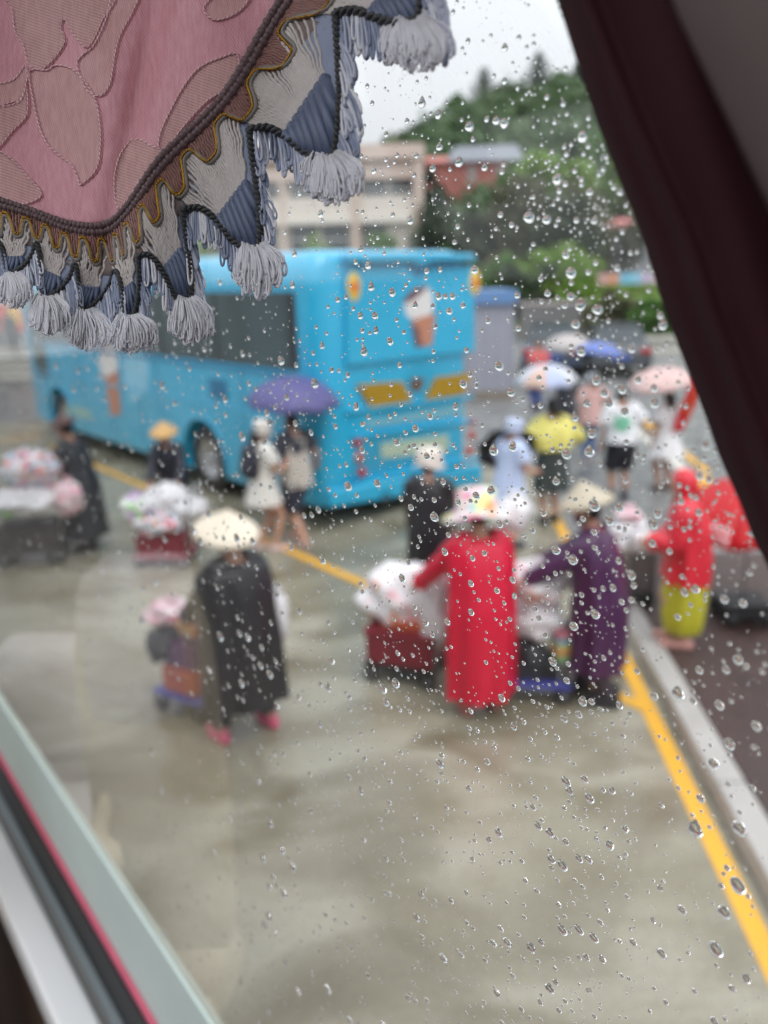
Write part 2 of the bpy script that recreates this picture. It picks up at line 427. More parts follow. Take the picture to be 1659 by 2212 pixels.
for i, (nm, lb, px, pb, pt, hw, Y, m, cat) in enumerate(TREES):
    base = atY(px, pb, Y); base.z = max(-0.05, min(base.z, hill_h(base.x, Y) if Y > 64 else 0.0)); top = atY(px, pt, Y).z; rx = hw / FPX * Y * 1.02
    tree(nm, lb, base, top, (rx, rx * 0.85, (top - base.z) * (0.42 if cat == 'tree' else 0.5)), m, 100 + i, n=3400 if cat == 'tree' else 2200, size=0.30 if cat == 'tree' else 0.2, group='trees below the hill' if cat == 'tree' else 'shrubs below the hill')
for i, (px, pt, hw, m, lb) in enumerate(((905, 268, 26, m_leaf_dark, 'dark crown at the left end of the hill ridge'), (985, 212, 30, m_leaf_mid, 'green crown on the ridge left of the first conifer'), (1085, 182, 34, m_leaf_dark, 'dark crown on the ridge between the first two conifers'), (1130, 190, 24, m_leaf_ol, 'small olive crown on the ridge left of the tall conifer'), (1205, 158, 30, m_leaf_mid, 'green crown on the ridge right of the tall conifer'), (1285, 140, 36, m_leaf_dark, 'dark crown on the ridge touching the maroon drape'))):
    base = atY(px, pt + 75, 146); base.z -= 1.0; rx = hw / FPX * 146
    tree('ridge_tree', lb, base, atY(px, pt, 146).z, (rx, rx * .9, (atY(px, pt, 146).z - base.z) * .42), m, 300 + i, n=900, size=.7, group='trees on the hill ridge', clumps=14)
# lawn bank and hedge on the right
bank = MB(); vs = []; fs = []
for j in range(7):
    for i in range(40):
        x = 6 + i * 0.9; y = 46 + j * 2.6
        vs.append((x, y, -0.02 + 0.36 * j * (0.5 + 0.5 * min(1, max(0, (x - 6) / 5))) + 0.08 * noise.noise(Vector((x, y, 0)))))
for j in range(6):
    for i in range(39):
        a = j * 40 + i; fs.append((a, a + 1, a + 41, a + 40))
o = bank.add(vs, fs).build('grass_bank', mat('bank_grass', (0.19, 0.28, 0.06), 0.8, var=0.45, scale=1.2, detail=8, bump=0.6, bscale=6)); o['kind'] = 'structure'
def hedge(label, p, q, h, w, m, seed):
    rnd = random.Random(seed); t = thing('hedge', label, 'hedge', (p + q) / 2, 0, 'clipped hedges on the grass bank')
    b = MB(); L = (q - p); n = int(L.length * 260)
    for i in range(n):
        f = rnd.random(); a = rnd.uniform(-1, 1); z = rnd.random()
        if rnd.random() < 0.6: z = 1 - abs(rnd.gauss(0, 0.08))
        else: a = rnd.choice((-1, 1)) * (1 - abs(rnd.gauss(0, 0.1)))
        nn = Vector((-L.y, L.x, 0)).normalized()
        c = L * (f - 0.5) + nn * (a * w / 2) + Vector((0, 0, z * h * (0.9 + 0.15 * noise.noise(Vector((f * 9, seed, 0))))))
        tt = Vector((rnd.uniform(-1, 1), rnd.uniform(-1, 1), rnd.uniform(-0.5, 0.8))).normalized(); u = tt.orthogonal().normalized(); s = rnd.uniform(0.08, 0.2)
        b.add([c - tt * s, c + u * s * 0.6, c + tt * s, c - u * s * 0.6], [(0, 1, 2, 3)])
    b.build('foliage', m, t, smooth=False)
    k = MB()
    for i in range(9):
        c = L * ((i + 0.5) / 9 - 0.5)
        MB().tube([c, c + Vector((0.05, 0, h * 0.5)), c + Vector((-.1, .05, h * 0.85))], [0.04, 0.03, 0.012], 6).build('stem', m_bark, t)
def gz(p): return Vector((p.x, p.y, p.z))
h1a = atY(1230, 600, 56); h1b = atY(1560, 592, 56)
hedge('yellow-green clipped hedge above the coloured banner', Vector((h1a.x, 56, 1.35)), Vector((h1b.x, 56, 1.5)), 1.0, 1.6, m_leaf_lt, 31)
h2a = atY(1150, 650, 50); h2b = atY(1560, 640, 50)
hedge('darker green clipped hedge below the coloured banner', Vector((h2a.x, 50, 0.35)), Vector((h2b.x, 50, 0.45)), 0.9, 1.5, m_leaf_mid, 32)
# coloured banner on posts
bn = thing('banner', 'long banner of pink, orange and sky blue panels between two hedges', 'banner', atY(1360, 615, 52))
bw = (atY(1425, 600, 52).x - atY(1285, 600, 52).x)
cols = [(205, 160, 160), (214, 150, 120), (120, 185, 215), (140, 195, 220), (190, 175, 205), (200, 180, 190)]
for i, c in enumerate(cols):
    x0 = -bw / 2 + bw * i / 6
    MB().box((x0, -0.012 - 0.002 * (i % 2), 0.05), (x0 + bw / 6 - 0.004, 0.012, 0.72)).build('banner_panel', paint(*c), bn, smooth=False)
for i in range(4):
    x0 = -bw / 2 + bw * i / 3
    MB().tube([(x0, 0.05, -0.6), (x0, 0.05, 0.8)], 0.03, 8).build('post', paint(120, 120, 122), bn)
# ================================================================== buildings and kiosk
m_beige = mat('beige_render', srgb(214, 204, 194), 0.8, var=0.10, scale=1.2, bump=0.2, bscale=30)
m_pinkb = mat('pinkish_render', srgb(208, 188, 177), 0.8, var=0.10, scale=1.2)
m_wind = mat('dark_window_glass', (0.06, 0.075, 0.085), 0.08, var=0.3, scale=0.6)
m_frame = mat('pale_window_frame', (0.55, 0.55, 0.54), 0.5)
def wpos(px, py, Y): return atY(px, py, Y)
BY = 74.0
bb = thing('beige_building', 'beige three-storey building with pink columns behind the blue coach', 'building', (atY(700, 600, BY).x, BY, 0))
bx = bb.location.x
def bpart(name, px0, py0, px1, py1, d0, d1, m, parent=None):
    a = atY(px0, py0, BY); c = atY(px1, py1, BY)
    par = parent or bb
    return MB().box((a.x - bx, d0, c.z), (c.x - bx, d1, a.z)).build(name, m, par, smooth=False)
bpart('wall', 470, 345, 908, 600, 0.5, 10, m_beige)
bpart('roof_slab', 455, 322, 917, 343, -0.6, 10.5, m_pinkb)
for (y0, y1) in ((360, 384), (432, 474)):
    bpart('balcony_band', 465, y0, 912, y1, -0.15, 0.51, m_pinkb if y1 < 400 else m_beige)
bpart('ledge', 465, 470, 912, 479, -0.3, 0.52, paint(222, 214, 204))
for px in (478, 612, 768, 905):
    bpart('column', px - 11, 344, px + 11, 600, -0.45, 0.53, m_pinkb)
for (y0, y1) in ((386, 430), (482, 552)):
    for (x0, x1) in ((492, 545), (550, 598), (626, 690), (694, 754), (782, 836), (842, 890)):
        if y0 > 450 and x0 == 842: continue
        f = bpart('window', x0, y0, x1, y1, 0.40, 0.52, m_wind)
        bpart('window_frame', x0 - 2, (y0 + y1) / 2 - 1, x1 + 2, (y0 + y1) / 2 + 1, 0.36, 0.42, m_frame, f)
        bpart('window_sill', x0 - 2, y1, x1 + 2, y1 + 3, 0.30, 0.50, m_frame, f)
# red house with grey roof on the slope
RY = 96.0
a = atY(925, 405, RY); c = atY(1115, 345, RY)
rh = thing('red_house', 'brick red house with a grey pitched roof among the hillside trees', 'house', (a.x, RY, a.z - 3))
w = c.x - a.x; hh = c.z - a.z + 3
MB().box((0, 0, 0), (w, 6, hh)).build('wall', mat('brick_red_render', srgb(170, 105, 96), 0.85, var=0.15, scale=1.5), rh, smooth=False)
MB().add([(w * .22, -0.6, hh - .1), (w + .9, -0.6, hh - .1), (w + .9, 6.6, hh - .1), (w * .22, 6.6, hh - .1), (w * .32, 3, hh + 1.9), (w + .5, 3, hh + 2.0)],
         [(0, 1, 5, 4), (1, 2, 5), (2, 3, 4, 5), (3, 0, 4), (0, 3, 2, 1)]).build('roof', mat('grey_roof_tiles', srgb(128, 132, 140), 0.7, var=0.15, scale=2), rh, smooth=False)
MB().add([(-.5, -0.5, hh - .1), (w * .26, -0.5, hh - .1), (w * .26, 6.5, hh - .1), (-.5, 6.5, hh - .1), (0, 3, hh + .9), (w * .26, 3, hh + .9)],
         [(0, 1, 5, 4), (1, 2, 5), (2, 3, 4, 5), (3, 0, 4), (0, 3, 2, 1)]).build('roof', mat('red_roof_tiles', srgb(190, 120, 112), 0.7, var=0.15, scale=2), rh, smooth=False)
for px in (0.5, 0.82):
    f = MB().box((w * px - .5, -0.06, hh - 2.2), (w * px + .5, 0.1, hh - .6)).build('window', paint(150, 140, 138, 0.3), rh, smooth=False)
    MB().box((w * px - .04, -0.1, hh - 2.2), (w * px + .04, -0.05, hh - .6)).build('window_frame', m_frame, f, smooth=False)
# low pavilion with a pink roof
PY = 66.0
a = atY(1262, 560, PY); c = atY(1440, 490, PY); t_ = atY(1262, 470, PY)
pvn = thing('pavilion', 'low grey pavilion with a pink roof beside the maroon drape', 'building', (a.x, PY, a.z - 1.5))
w = c.x - a.x; hh = c.z - a.z + 1.5
MB().box((0, 0, 0), (w, 5, hh)).build('wall', paint(150, 150, 155, 0.8), pvn, smooth=False)
MB().add([(-.5, -.6, hh), (w + .5, -.6, hh), (w + .5, 5.6, hh), (-.5, 5.6, hh), (.4, 2.5, hh + t_.z - c.z), (w - .4, 2.5, hh + t_.z - c.z)],
         [(0, 1, 5, 4), (1, 2, 5), (2, 3, 4, 5), (3, 0, 4), (0, 3, 2, 1)]).build('roof', paint(205, 130, 128, 0.7), pvn, smooth=False)
for k in range(5):
    MB().box((w * (k + .25) / 5, -.05, hh * .35), (w * (k + .75) / 5, .1, hh * .85)).build('window', m_wind, pvn, smooth=False)
# pale wall / building on the far left
LY = 34.0
a = atY(-260, 660, LY); c = atY(135, 470, LY)
lb = thing('shop_building', 'pale shop building far off on the left edge behind the fringe', 'building', (a.x, LY, 0))
w = c.x - a.x; hh = c.z
MB().box((0, 0, -.1), (w, 8, hh)).build('wall', paint(196, 198, 196, 0.8), lb, smooth=False)
MB().box((-.2, -1.0, hh), (w + .2, 8.2, hh + .3)).build('roof', paint(170, 168, 165, 0.8), lb, smooth=False)
MB().box((.2, -1.3, 2.3), (w - .2, .05, 2.45)).build('awning', paint(190, 190, 192, 0.7), lb, smooth=False)
for k in range(4):
    f = MB().box((w * (k + .12) / 4, -.06, .1), (w * (k + .8) / 4, .1, 2.1)).build('shop_window', m_wind, lb, smooth=False)
    MB().box((w * (k + .44) / 4, -.1, .1), (w * (k + .48) / 4, -.05, 2.1)).build('window_frame', m_frame, f, smooth=False)
# red and yellow flag-like sign by the shop
p = gnd(40, 800); tz = atY(40, 655, p.y).z
sg = thing('sign_board', 'red and yellow sign board on a post at the far left edge', 'sign', p)
MB().tube([(0, 0, 0), (0, 0, tz)], 0.035, 8).build('post', paint(110, 110, 112), sg)
z0 = atY(40, 715, p.y).z
MB().box((-.42, -.04, z0), (.42, .0, tz)).build('panel', paint(205, 60, 50), sg, smooth=False)
MB().box((-.1, -.06, z0 + .25), (.36, -.042, tz - .1)).build('yellow_field', paint(235, 190, 80), sg, smooth=False)
# stepped terrace on the far left
for k in range(5):
    y_ = 26 + k * 1.3
    o = MB().box((-34, y_, -.01), (-9.2, y_ + 1.32, .1 + .12 * k)).build('terrace_step', mat('terrace_stone', srgb(158, 156, 150), 0.6, var=0.12, scale=1.5) if k == 0 else MATS['terrace_stone'], smooth=False)
    o['kind'] = 'structure'
# kiosk with blue roof right of the coach
g = gnd(1085, 862)
kz = lambda py: atY(1085, py, g.y).z
kw = 96 / FPX * g.y
ki = thing('kiosk', 'grey kiosk with a flat sky blue roof just right of the coach', 'kiosk', (atY(1060, 860, g.y).x, g.y, 0))
MB().box((-kw / 2, 0, 0), (kw / 2, 2.2, kz(655))).build('wall', mat('kiosk_panel', srgb(160, 160, 172), 0.5, var=0.06, scale=2), ki, smooth=False)
MB().box((-kw / 2 - .08, -.12, kz(655)), (kw / 2 + .04, 2.3, kz(627))).build('roof', paint(105, 142, 190, 0.5), ki, smooth=False)
for k in range(4):
    x = -kw / 2 + kw * (k + .5) / 4
    MB().box((x - .012, -.012, .05), (x + .012, .003, kz(660))).build('panel_seam', paint(150, 150, 160), ki, smooth=False)
MB().box((-kw / 2 - .02, -.02, 0), (kw / 2 + .02, .0, .22)).build('plinth', paint(140, 128, 118), ki, smooth=False)
# low wall and white balustrade beyond the cars
g = gnd(1200, 722); zt = atY(1200, 652, 38).z
lw = thing('low_wall', 'low grey boundary wall with a pale coping behind the parked cars', 'wall', (0, 38, 0))
x0 = atY(1125, 700, 38).x; x1 = atY(1268, 700, 38).x
MB().box((x0, 0, -.01), (x1, .3, zt - .12)).build('wall', paint(120, 118, 118, 0.8), lw, smooth=False)
MB().box((x0 - .05, -.06, zt - .12), (x1, .36, zt)).build('coping', paint(190, 180, 178, 0.7), lw, smooth=False)
bl = thing('balustrade', 'white stone balustrade beside the maroon drape beyond the road', 'balustrade', (0, 30, 0))
x0 = atY(1325, 740, 30).x; x1 = atY(1600, 740, 30).x; zt = atY(1380, 728, 30).z
m_bal = paint(205, 200, 190, 0.7)
MB().box((x0, 0, zt - .13), (x1, .25, zt)).build('rail', m_bal, bl, smooth=False)
MB().box((x0, 0, 0), (x1, .25, .12)).build('plinth', m_bal, bl, smooth=False)
n = 16; bal_me = None
for k in range(n):
    x = x0 + (x1 - x0) * (k + .5) / n
    if bal_me is None:
        o = MB().lathe([(.07, .12), (.05, .2), (.09, .34), (.05, zt - .3), (.07, zt - .131)], 10).build('baluster', m_bal, bl); bal_me = o.data
    else:
        o = bpy.data.objects.new('baluster', bal_me); COL.objects.link(o); o.parent = bl
    o.location = (x, .12, 0)
# ================================================================== the blue coach
BA = R(-41.5)
bd = Vector((math.sin(BA), math.cos(BA), 0)); be = Vector((bd.y, -bd.x, 0))
BW, BL, BH, BZ = 2.66, 10.1, 3.34, 0.27
corner = gnd(694, 1106, BZ); corner.z = 0
b_or = corner + be * (BW / 2)
bus = thing('coach', 'sky blue coach parked at an angle, rear end nearest, ice cream pictures on it', 'coach', b_or, R(90) - BA)
RN = -bd
def rear(px, py):
    p = on_plane(px, py, b_or, RN) - b_or
    return (p.dot(-be), p.z)                      # local y, z on the rear face
def side(px, py):
    p = on_plane(px, py, corner, -be) - corner
    return (p.dot(bd), p.z)
m_blue = mat('coach_blue_paint', srgb(34, 172, 214), 0.28, var=0.09, scale=1.6, coat=0.6, rvar=0.06)
m_blued = mat('coach_deep_blue', srgb(30, 112, 155), 0.4, var=0.05)
m_dark = mat('black_rubber', (0.018, 0.018, 0.02), 0.55, var=0.2)
m_busglass = mat('coach_tinted_glass', (0.05, 0.085, 0.095), 0.05, var=0.6, scale=0.9, spec=0.6)
m_steel = mat('grey_steel', (0.42, 0.43, 0.45), 0.4, metal=0.7, var=0.15)
def section(inset, z0=BZ, z1=BH, hw=BW / 2):
    hw -= inset; z0 += inset * 0.4; z1 -= inset; rt, rb = 0.42, 0.10; pts = []
    def arc(cy_, cz_, r, a0, a1, n, sy=1.0):
        for k in range(n + 1):
            a = a0 + (a1 - a0) * k / n; pts.append((cy_ + r * math.cos(a) * sy, cz_ + r * math.sin(a)))
    arc(hw - rb, z0 + rb, rb, R(-90), 0, 4)
    arc(hw - rt * .62, z1 - rt, rt, 0, R(90), 8, 0.62)
    arc(-hw + rt * .62, z1 - rt, rt, R(90), R(180), 8, 0.62)
    arc(-hw + rb, z0 + rb, rb, R(180), R(270), 4)
    return pts
secs = [(0.0, .13), (0.015, .085), (0.05, .045), (0.11, .016), (0.2, 0)] + [(0.2 + (BL - .7) * k / 10, 0) for k in range(1, 11)] + [(BL - .28, .03), (BL - .1, .09), (BL, .2)]
mb = MB().rings([[(x, y, z) for y, z in section(i)] for x, i in secs])
hull = mb.build('body', m_blue, bus)
WH = (2.78, 8.35)
for wx in WH:
    for sy in (1, -1):
        c = MB().lathe([(0.0, -.3), (.60, -.3), (.60, .3), (0, .3)], 40, (wx, sy * (BW / 2), .50), 'y').build('cutter', None)
        c.parent = bus
        md = hull.modifiers.new('cut', 'BOOLEAN'); md.operation = 'DIFFERENCE'; md.object = c; md.solver = 'EXACT'
bake(hull)
for o in list(bpy.data.objects):
    if o.name.startswith('cutter'): bpy.data.objects.remove(o)
hull.data.polygons.foreach_set('use_smooth', [True] * len(hull.data.polygons))
try: hull.data.set_sharp_from_angle(angle=R(40))
except Exception: pass
for wx in WH:
    for sy in (1, -1):
        y = sy * (BW / 2 - .20)
        t = MB().lathe([(.30, -.13), (.44, -.14), (.49, -.10), (.495, 0), (.49, .10), (.44, .14), (.30, .13)], 32, (0, 0, 0), 'y').build('tyre', m_dark, bus); t.location = (wx, y, .495)
        r = MB().lathe([(0, -.05 * sy), (.10, -.05 * sy), (.13, .08 * sy), (.22, .06 * sy), (.27, .11 * sy), (.31, .12 * sy), (.31, -.1 * sy)], 24, (0, 0, 0), 'y').build('rim', m_steel, t)
        MB().lathe([(0, .135 * sy), (.07, .13 * sy), (.09, .05 * sy), (0.09, 0)], 14, (0, 0, 0), 'y').build('hub', m_steel, t)
        # arch lip
        lip = MB().tube([(wx + .62 * math.cos(a), sy * (BW / 2 + .004), .50 + .62 * math.sin(a)) for a in [R(-16 + 212 * k / 24) for k in range(25)]], .022, 6).build('arch_trim', m_blue, bus)
        MB().box((wx - .7, sy * (BW / 2 - .42) - .01, .3), (wx + .7, sy * (BW / 2 - .42) + .01, 1.15)).build('wheel_well', m_dark, bus, smooth=False)
MB().box((.5, -BW / 2 + .15, .12), (BL - .6, BW / 2 - .45, .33)).build('underbody', m_dark, bus, smooth=False)
# side windows
z0, z1 = 1.98, 2.86
xs = [0.42, 2.15, 3.75, 5.35, 6.95, 8.55]
for sy in (1, -1):
    for k in range(5):
        xa, xb = xs[k] + .04, xs[k + 1] - .04
        p = MB().box((xa, sy * (BW / 2) - .006, z0), (xb, sy * (BW / 2) + .006, z1)).build('side_window', m_busglass, bus, smooth=False); bevel(p, .05, 3, 60)
    p = MB().box((8.72, sy * (BW / 2) - .006, 1.25), (9.42, sy * (BW / 2) + .007, z1)).build('front_side_window', m_busglass, bus, smooth=False)
    MB().box((.30, sy * BW / 2 - .004, z0 - .02), (8.7, sy * BW / 2 + .003, z1 + .02)).build('window_band', m_dark, bus, False)
    MB().box((.35, sy * BW / 2 - .004, z0 - .10), (9.8, sy * BW / 2 + .014, z0 - .06)).build('belt_moulding', m_blued, bus, smooth=False)
    MB().box((.3, sy * BW / 2 - .004, 1.32), (9.8, sy * BW / 2 + .012, 1.36)).build('side_moulding', m_blue, bus, smooth=False)
    for x in (1.6, 4.05, 4.75, 5.9, 7.1):
        MB().box((x - .014, sy * BW / 2 - .004, .42), (x + .014, sy * BW / 2 + .003, 1.9)).build('panel_seam', m_blued, bus, smooth=False)
MB().box((BL - .16, -1.1, 1.5), (BL - .02, 1.1, 2.95)).build('windscreen', m_busglass, bus, smooth=False)
MB().box((BL - .3, -1.2, .34), (BL + .05, 1.2, .75)).build('front_bumper', m_blue, bus, smooth=False)
mi = MB().box((BL - .05, 1.38, 1.75), (BL + .12, 1.62, 2.4)); mi.tube([(BL - .1, 1.2, 2.7), (BL + .1, 1.45, 2.65), (BL + .05, 1.5, 2.4)], .03, 6)
mi.build('mirror', m_dark, bus, smooth=False)
MB().box((2.0, BW / 2 - .002, 1.45), (2.45, BW / 2 + .010, 1.72)).build('vent_grille', m_blued, bus, smooth=False)
MB().box((1.35, BW / 2 - .002, .72), (1.62, BW / 2 + .008, .86)).build('side_marker', paint(150, 140, 130), bus, smooth=False)
MB().box((6.9, BW / 2 - .002, .62), (8.0, BW / 2 + .004, .80)).build('pale_patch', paint(150, 185, 175), bus, smooth=False)
# rear face: everything stands a few millimetres to centimetres proud of it
def rpoly(name, pix, x0, x1, m, parent=None, smooth=False):
    pts = [rear(*p) for p in pix]
    M = Matrix(((0, 0, -1, -x0), (1, 0, 0, 0), (0, 1, 0, 0), (0, 0, 0, 1)))
    return MB().prism(pts, x1 - x0, M).build(name, m, parent or bus, smooth)
def Z1(a): return (603.5 + a[0] * .2976, 521.2 + a[1] * .2976)
def Z2(a): return (603.5 + a[0] * .2976, 795.5 + a[1] * .2976)
# upper hatch and overhanging visor
bevel(rpoly('rear_hatch', [Z1(p) for p in ((470, 185), (900, 165), (980, 250), (1060, 195), (1395, 180), (1400, 800), (470, 905))], 0.0, .055, m_blue), .02, 3)
bevel(rpoly('roof_visor', [Z1(p) for p in ((440, 90), (960, 78), (1350, 95), (1385, 140), (1040, 150), (980, 185), (930, 150), (450, 158))], -.01, .16, m_blue), .03, 3)
rpoly('visor_shade', [Z1(p) for p in ((560, 160), (910, 150), (975, 250), (1040, 185), (1350, 165), (1350, 185), (1060, 205), (980, 268), (900, 178), (560, 188))], .056, .062, m_blued)  # dark blue strip painted on for the shade under the visor
# engine lid ridges
for (a, c, th, pr) in (((470, 330), (1395, 215), 26, .05), ((520, 510), (1395, 385), 22, .05), ((560, 845), (1430, 665), 30, .07)):
    bevel(rpoly('rear_ridge', [Z2(a), Z2(c), Z2((c[0], c[1] - th)), Z2((a[0], a[1] - th))], 0, pr, m_blue), .012, 2)
bevel(rpoly('rear_bumper', [Z2(p) for p in ((330, 1010), (1440, 830), (1440, 690), (330, 880))], 0, .10, m_blue), .04, 3)
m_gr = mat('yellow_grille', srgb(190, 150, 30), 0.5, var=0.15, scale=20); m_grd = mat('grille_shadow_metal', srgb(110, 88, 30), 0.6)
for quad in (((556, 118), (880, 94), (962, 238), (650, 284)), ((1128, 66), (1386, 32), (1322, 192), (1048, 232))):
    g = rpoly('grille', [Z2(p) for p in quad], .0, .012, m_grd)
    for k in range(6):
        f0 = (k + .12) / 6; f1 = (k + .8) / 6; q = [Vector(p) for p in quad]
        l0 = q[0].lerp(q[3], f0); l1 = q[0].lerp(q[3], f1); r0 = q[1].lerp(q[2], f0); r1 = q[1].lerp(q[2], f1)
        rpoly('slat', [Z2(p) for p in (l0, r0, r1, l1)], .011, .035, m_gr, g)
rpoly('emblem', [Z2(p) for p in ((940, 82), (1055, 68), (1030, 150), (985, 178), (960, 150))], 0, .012, paint(105, 80, 62))
rpoly('pale_stripe', [Z2(p) for p in ((620, 385), (1345, 262), (1345, 330), (640, 428))], 0, .005, paint(120, 175, 190))
rpoly('licence_plate', [Z2(p) for p in ((735, 545), (1222, 478), (1225, 600), (738, 655))], 0, .014, paint(172, 190, 170))
for i, (x, y) in enumerate(((567, 540), (575, 648), (598, 757), (1392, 388), (1392, 490), (1372, 600))):
    yy, zz = rear(*Z2((x, y)))
    t = MB().lathe([(.068, 0), (.068, -.02), (.055, -.036), (0, -.042)], 18, (0, yy, zz), 'x').build('tail_light', paint(180, 50, 48, 0.25) if i not in (1,) else paint(200, 90, 60, 0.25), bus)
yy, zz = rear(*Z2((735, 935)))
MB().lathe([(.085, -.105), (.07, -.115), (.05, -.09), (0, -.09)], 16, (0, yy, zz), 'x').build('exhaust_port', m_dark, bus)
for (x, y) in ((521, 330), (1397, 300)):
    yy, zz = rear(*Z1((x, y)))
    d = MB().lathe([(.001, -.066), (.11, -.064), (.118, -.056), (.118, -.03)], 24, (0, 0, 0), 'x').build('round_sticker', paint(240, 205, 70, 0.4), bus)
    d.location = (0, yy, zz); d.scale = (1, .85, 1.42)
    e = MB().lathe([(.001, -.070), (.05, -.069), (.055, -.066)], 18, (0, 0, 0), 'x').build('sticker_centre', paint(225, 70, 60, 0.4), d)
# ice cream picture on the hatch and on the side: flat prints
def decal_rear(name, pix, x, m): return rpoly(name, [Z1(p) for p in pix], x, x + .003, m)
m_cone = mat('cone_print', srgb(190, 130, 105), 0.4, var=0.15, scale=12); m_cream = mat('cream_print', srgb(225, 222, 222), 0.4, var=0.08); m_brown = mat('brown_print', srgb(115, 80, 82), 0.4, var=0.15)
decal_rear('ice_cream_print', ((880, 430), (950, 350), (1040, 315), (1085, 370), (1095, 470), (1080, 530), (960, 570), (900, 540)), .0555, m_cream)
decal_rear('ice_cream_print', ((870, 440), (930, 360), (1010, 325), (1060, 330), (960, 420), (900, 450)), .0590, m_brown)
decal_rear('cone_print', ((935, 570), (1110, 520), (1085, 750), (970, 765)), .0625, m_cone)
decal_rear('cone_print', ((935, 600), (985, 620), (1010, 760), (965, 768)), .0660, m_brown)
def spoly(name, pix, x0, x1, m):
    pts = [side(*p) for p in pix]
    M = Matrix(((1, 0, 0, 0), (0, 0, 1, BW / 2 + x0), (0, 1, 0, 0), (0, 0, 0, 1)))
    return MB().prism(pts, x1 - x0, M).build(name, m, bus, False)
spoly('ice_cream_print', ((216, 760), (230, 735), (248, 742), (256, 790), (250, 820), (222, 812), (214, 785)), .002, .005, m_cream)
spoly('ice_cream_print', ((216, 750), (232, 728), (246, 735), (230, 765)), .006, .009, m_brown)
spoly('cone_print', ((226, 815), (256, 800), (262, 895), (242, 898)), .006, .009, m_cone)
spoly('cloud_print', ((265, 760), (300, 735), (322, 790), (318, 850), (285, 870), (268, 820)), .002, .0045, mat('cloud_print', srgb(140, 200, 228), 0.35, var=0.15, scale=3))

# ================================================================== parked cars
def car(label, loc, rz, colr, L=4.3, W=1.75, Hh=1.46):
    t = thing('parked_car', label, 'car', loc, rz, 'cars parked beyond the crowd')
    m = mat('car_paint_%d' % len(bpy.data.materials), srgb(*colr), 0.25, var=0.05, coat=0.7)
    prof = [(-L/2, .35), (-L/2 + .02, .75), (-L/2 + .25, .95), (-L/2 + .75, 1.0), (L/2 - 1.25, .98), (L/2 - .2, .78), (L/2, .6), (L/2 - .02, .32)]
    b = MB(); n = len(prof)
    b.rings([[(x, y, z) for x, z in prof] for y in (-W/2, W/2)])
    bevel(b.build('body', m, t, False), .07, 3)
    cab = [(-L/2 + .35, .96), (-L/2 + .85, Hh), (L/2 - 2.0, Hh), (L/2 - 1.15, .96)]
    b = MB().rings([[(x, s * (W/2 - .12 - (.12 if z > 1.2 else 0)), z) for x, z in cab] for s in (-1, 1)])
    bevel(b.build('cabin_glass', m_wind, t, False), .04, 2)
    bevel(MB().box((-L/2 + .8, -W/2 + .26, Hh - .03), (L/2 - 1.95, W/2 - .26, Hh + .03)).build('roof', m, t, False), .02)
    for sx in (-1, 1):
        for sy in (-1, 1):
            w = MB().lathe([(.2, -.1), (.3, -.1), (.315, 0), (.3, .1), (.2, .1)], 20, (0, 0, 0), 'y').build('wheel', m_dark, t); w.location = (sx * L * .31, sy * (W/2 - .08), .315)
            MB().lathe([(0, .09 * sy), (.19, .1 * sy), (.21, 0)], 14, (0, 0, 0), 'y').build('rim', m_steel, w)
    for sy in (-1, 1):
        MB().ell((-L/2 + .03, sy * (W/2 - .2), .78), (.05, .18, .09)).build('tail_light', paint(170, 30, 30, .2), t)
        MB().ell((L/2 - .1, sy * (W/2 - .25), .68), (.08, .2, .08)).build('headlight', paint(215, 220, 225, .1), t)
    MB().box((-L/2 - .02, -.25, .55), (-L/2 + .02, .25, .68)).build('licence_plate', paint(60, 90, 170), t, False)
    return t
g = gnd(1190, 800); car('dark slate blue parked car left of the two, behind the umbrellas', g, R(78), (66, 78, 98))
g = gnd(1318, 800); car('dark grey parked car right of the two, behind the blue umbrella', g, R(82), (70, 74, 80))
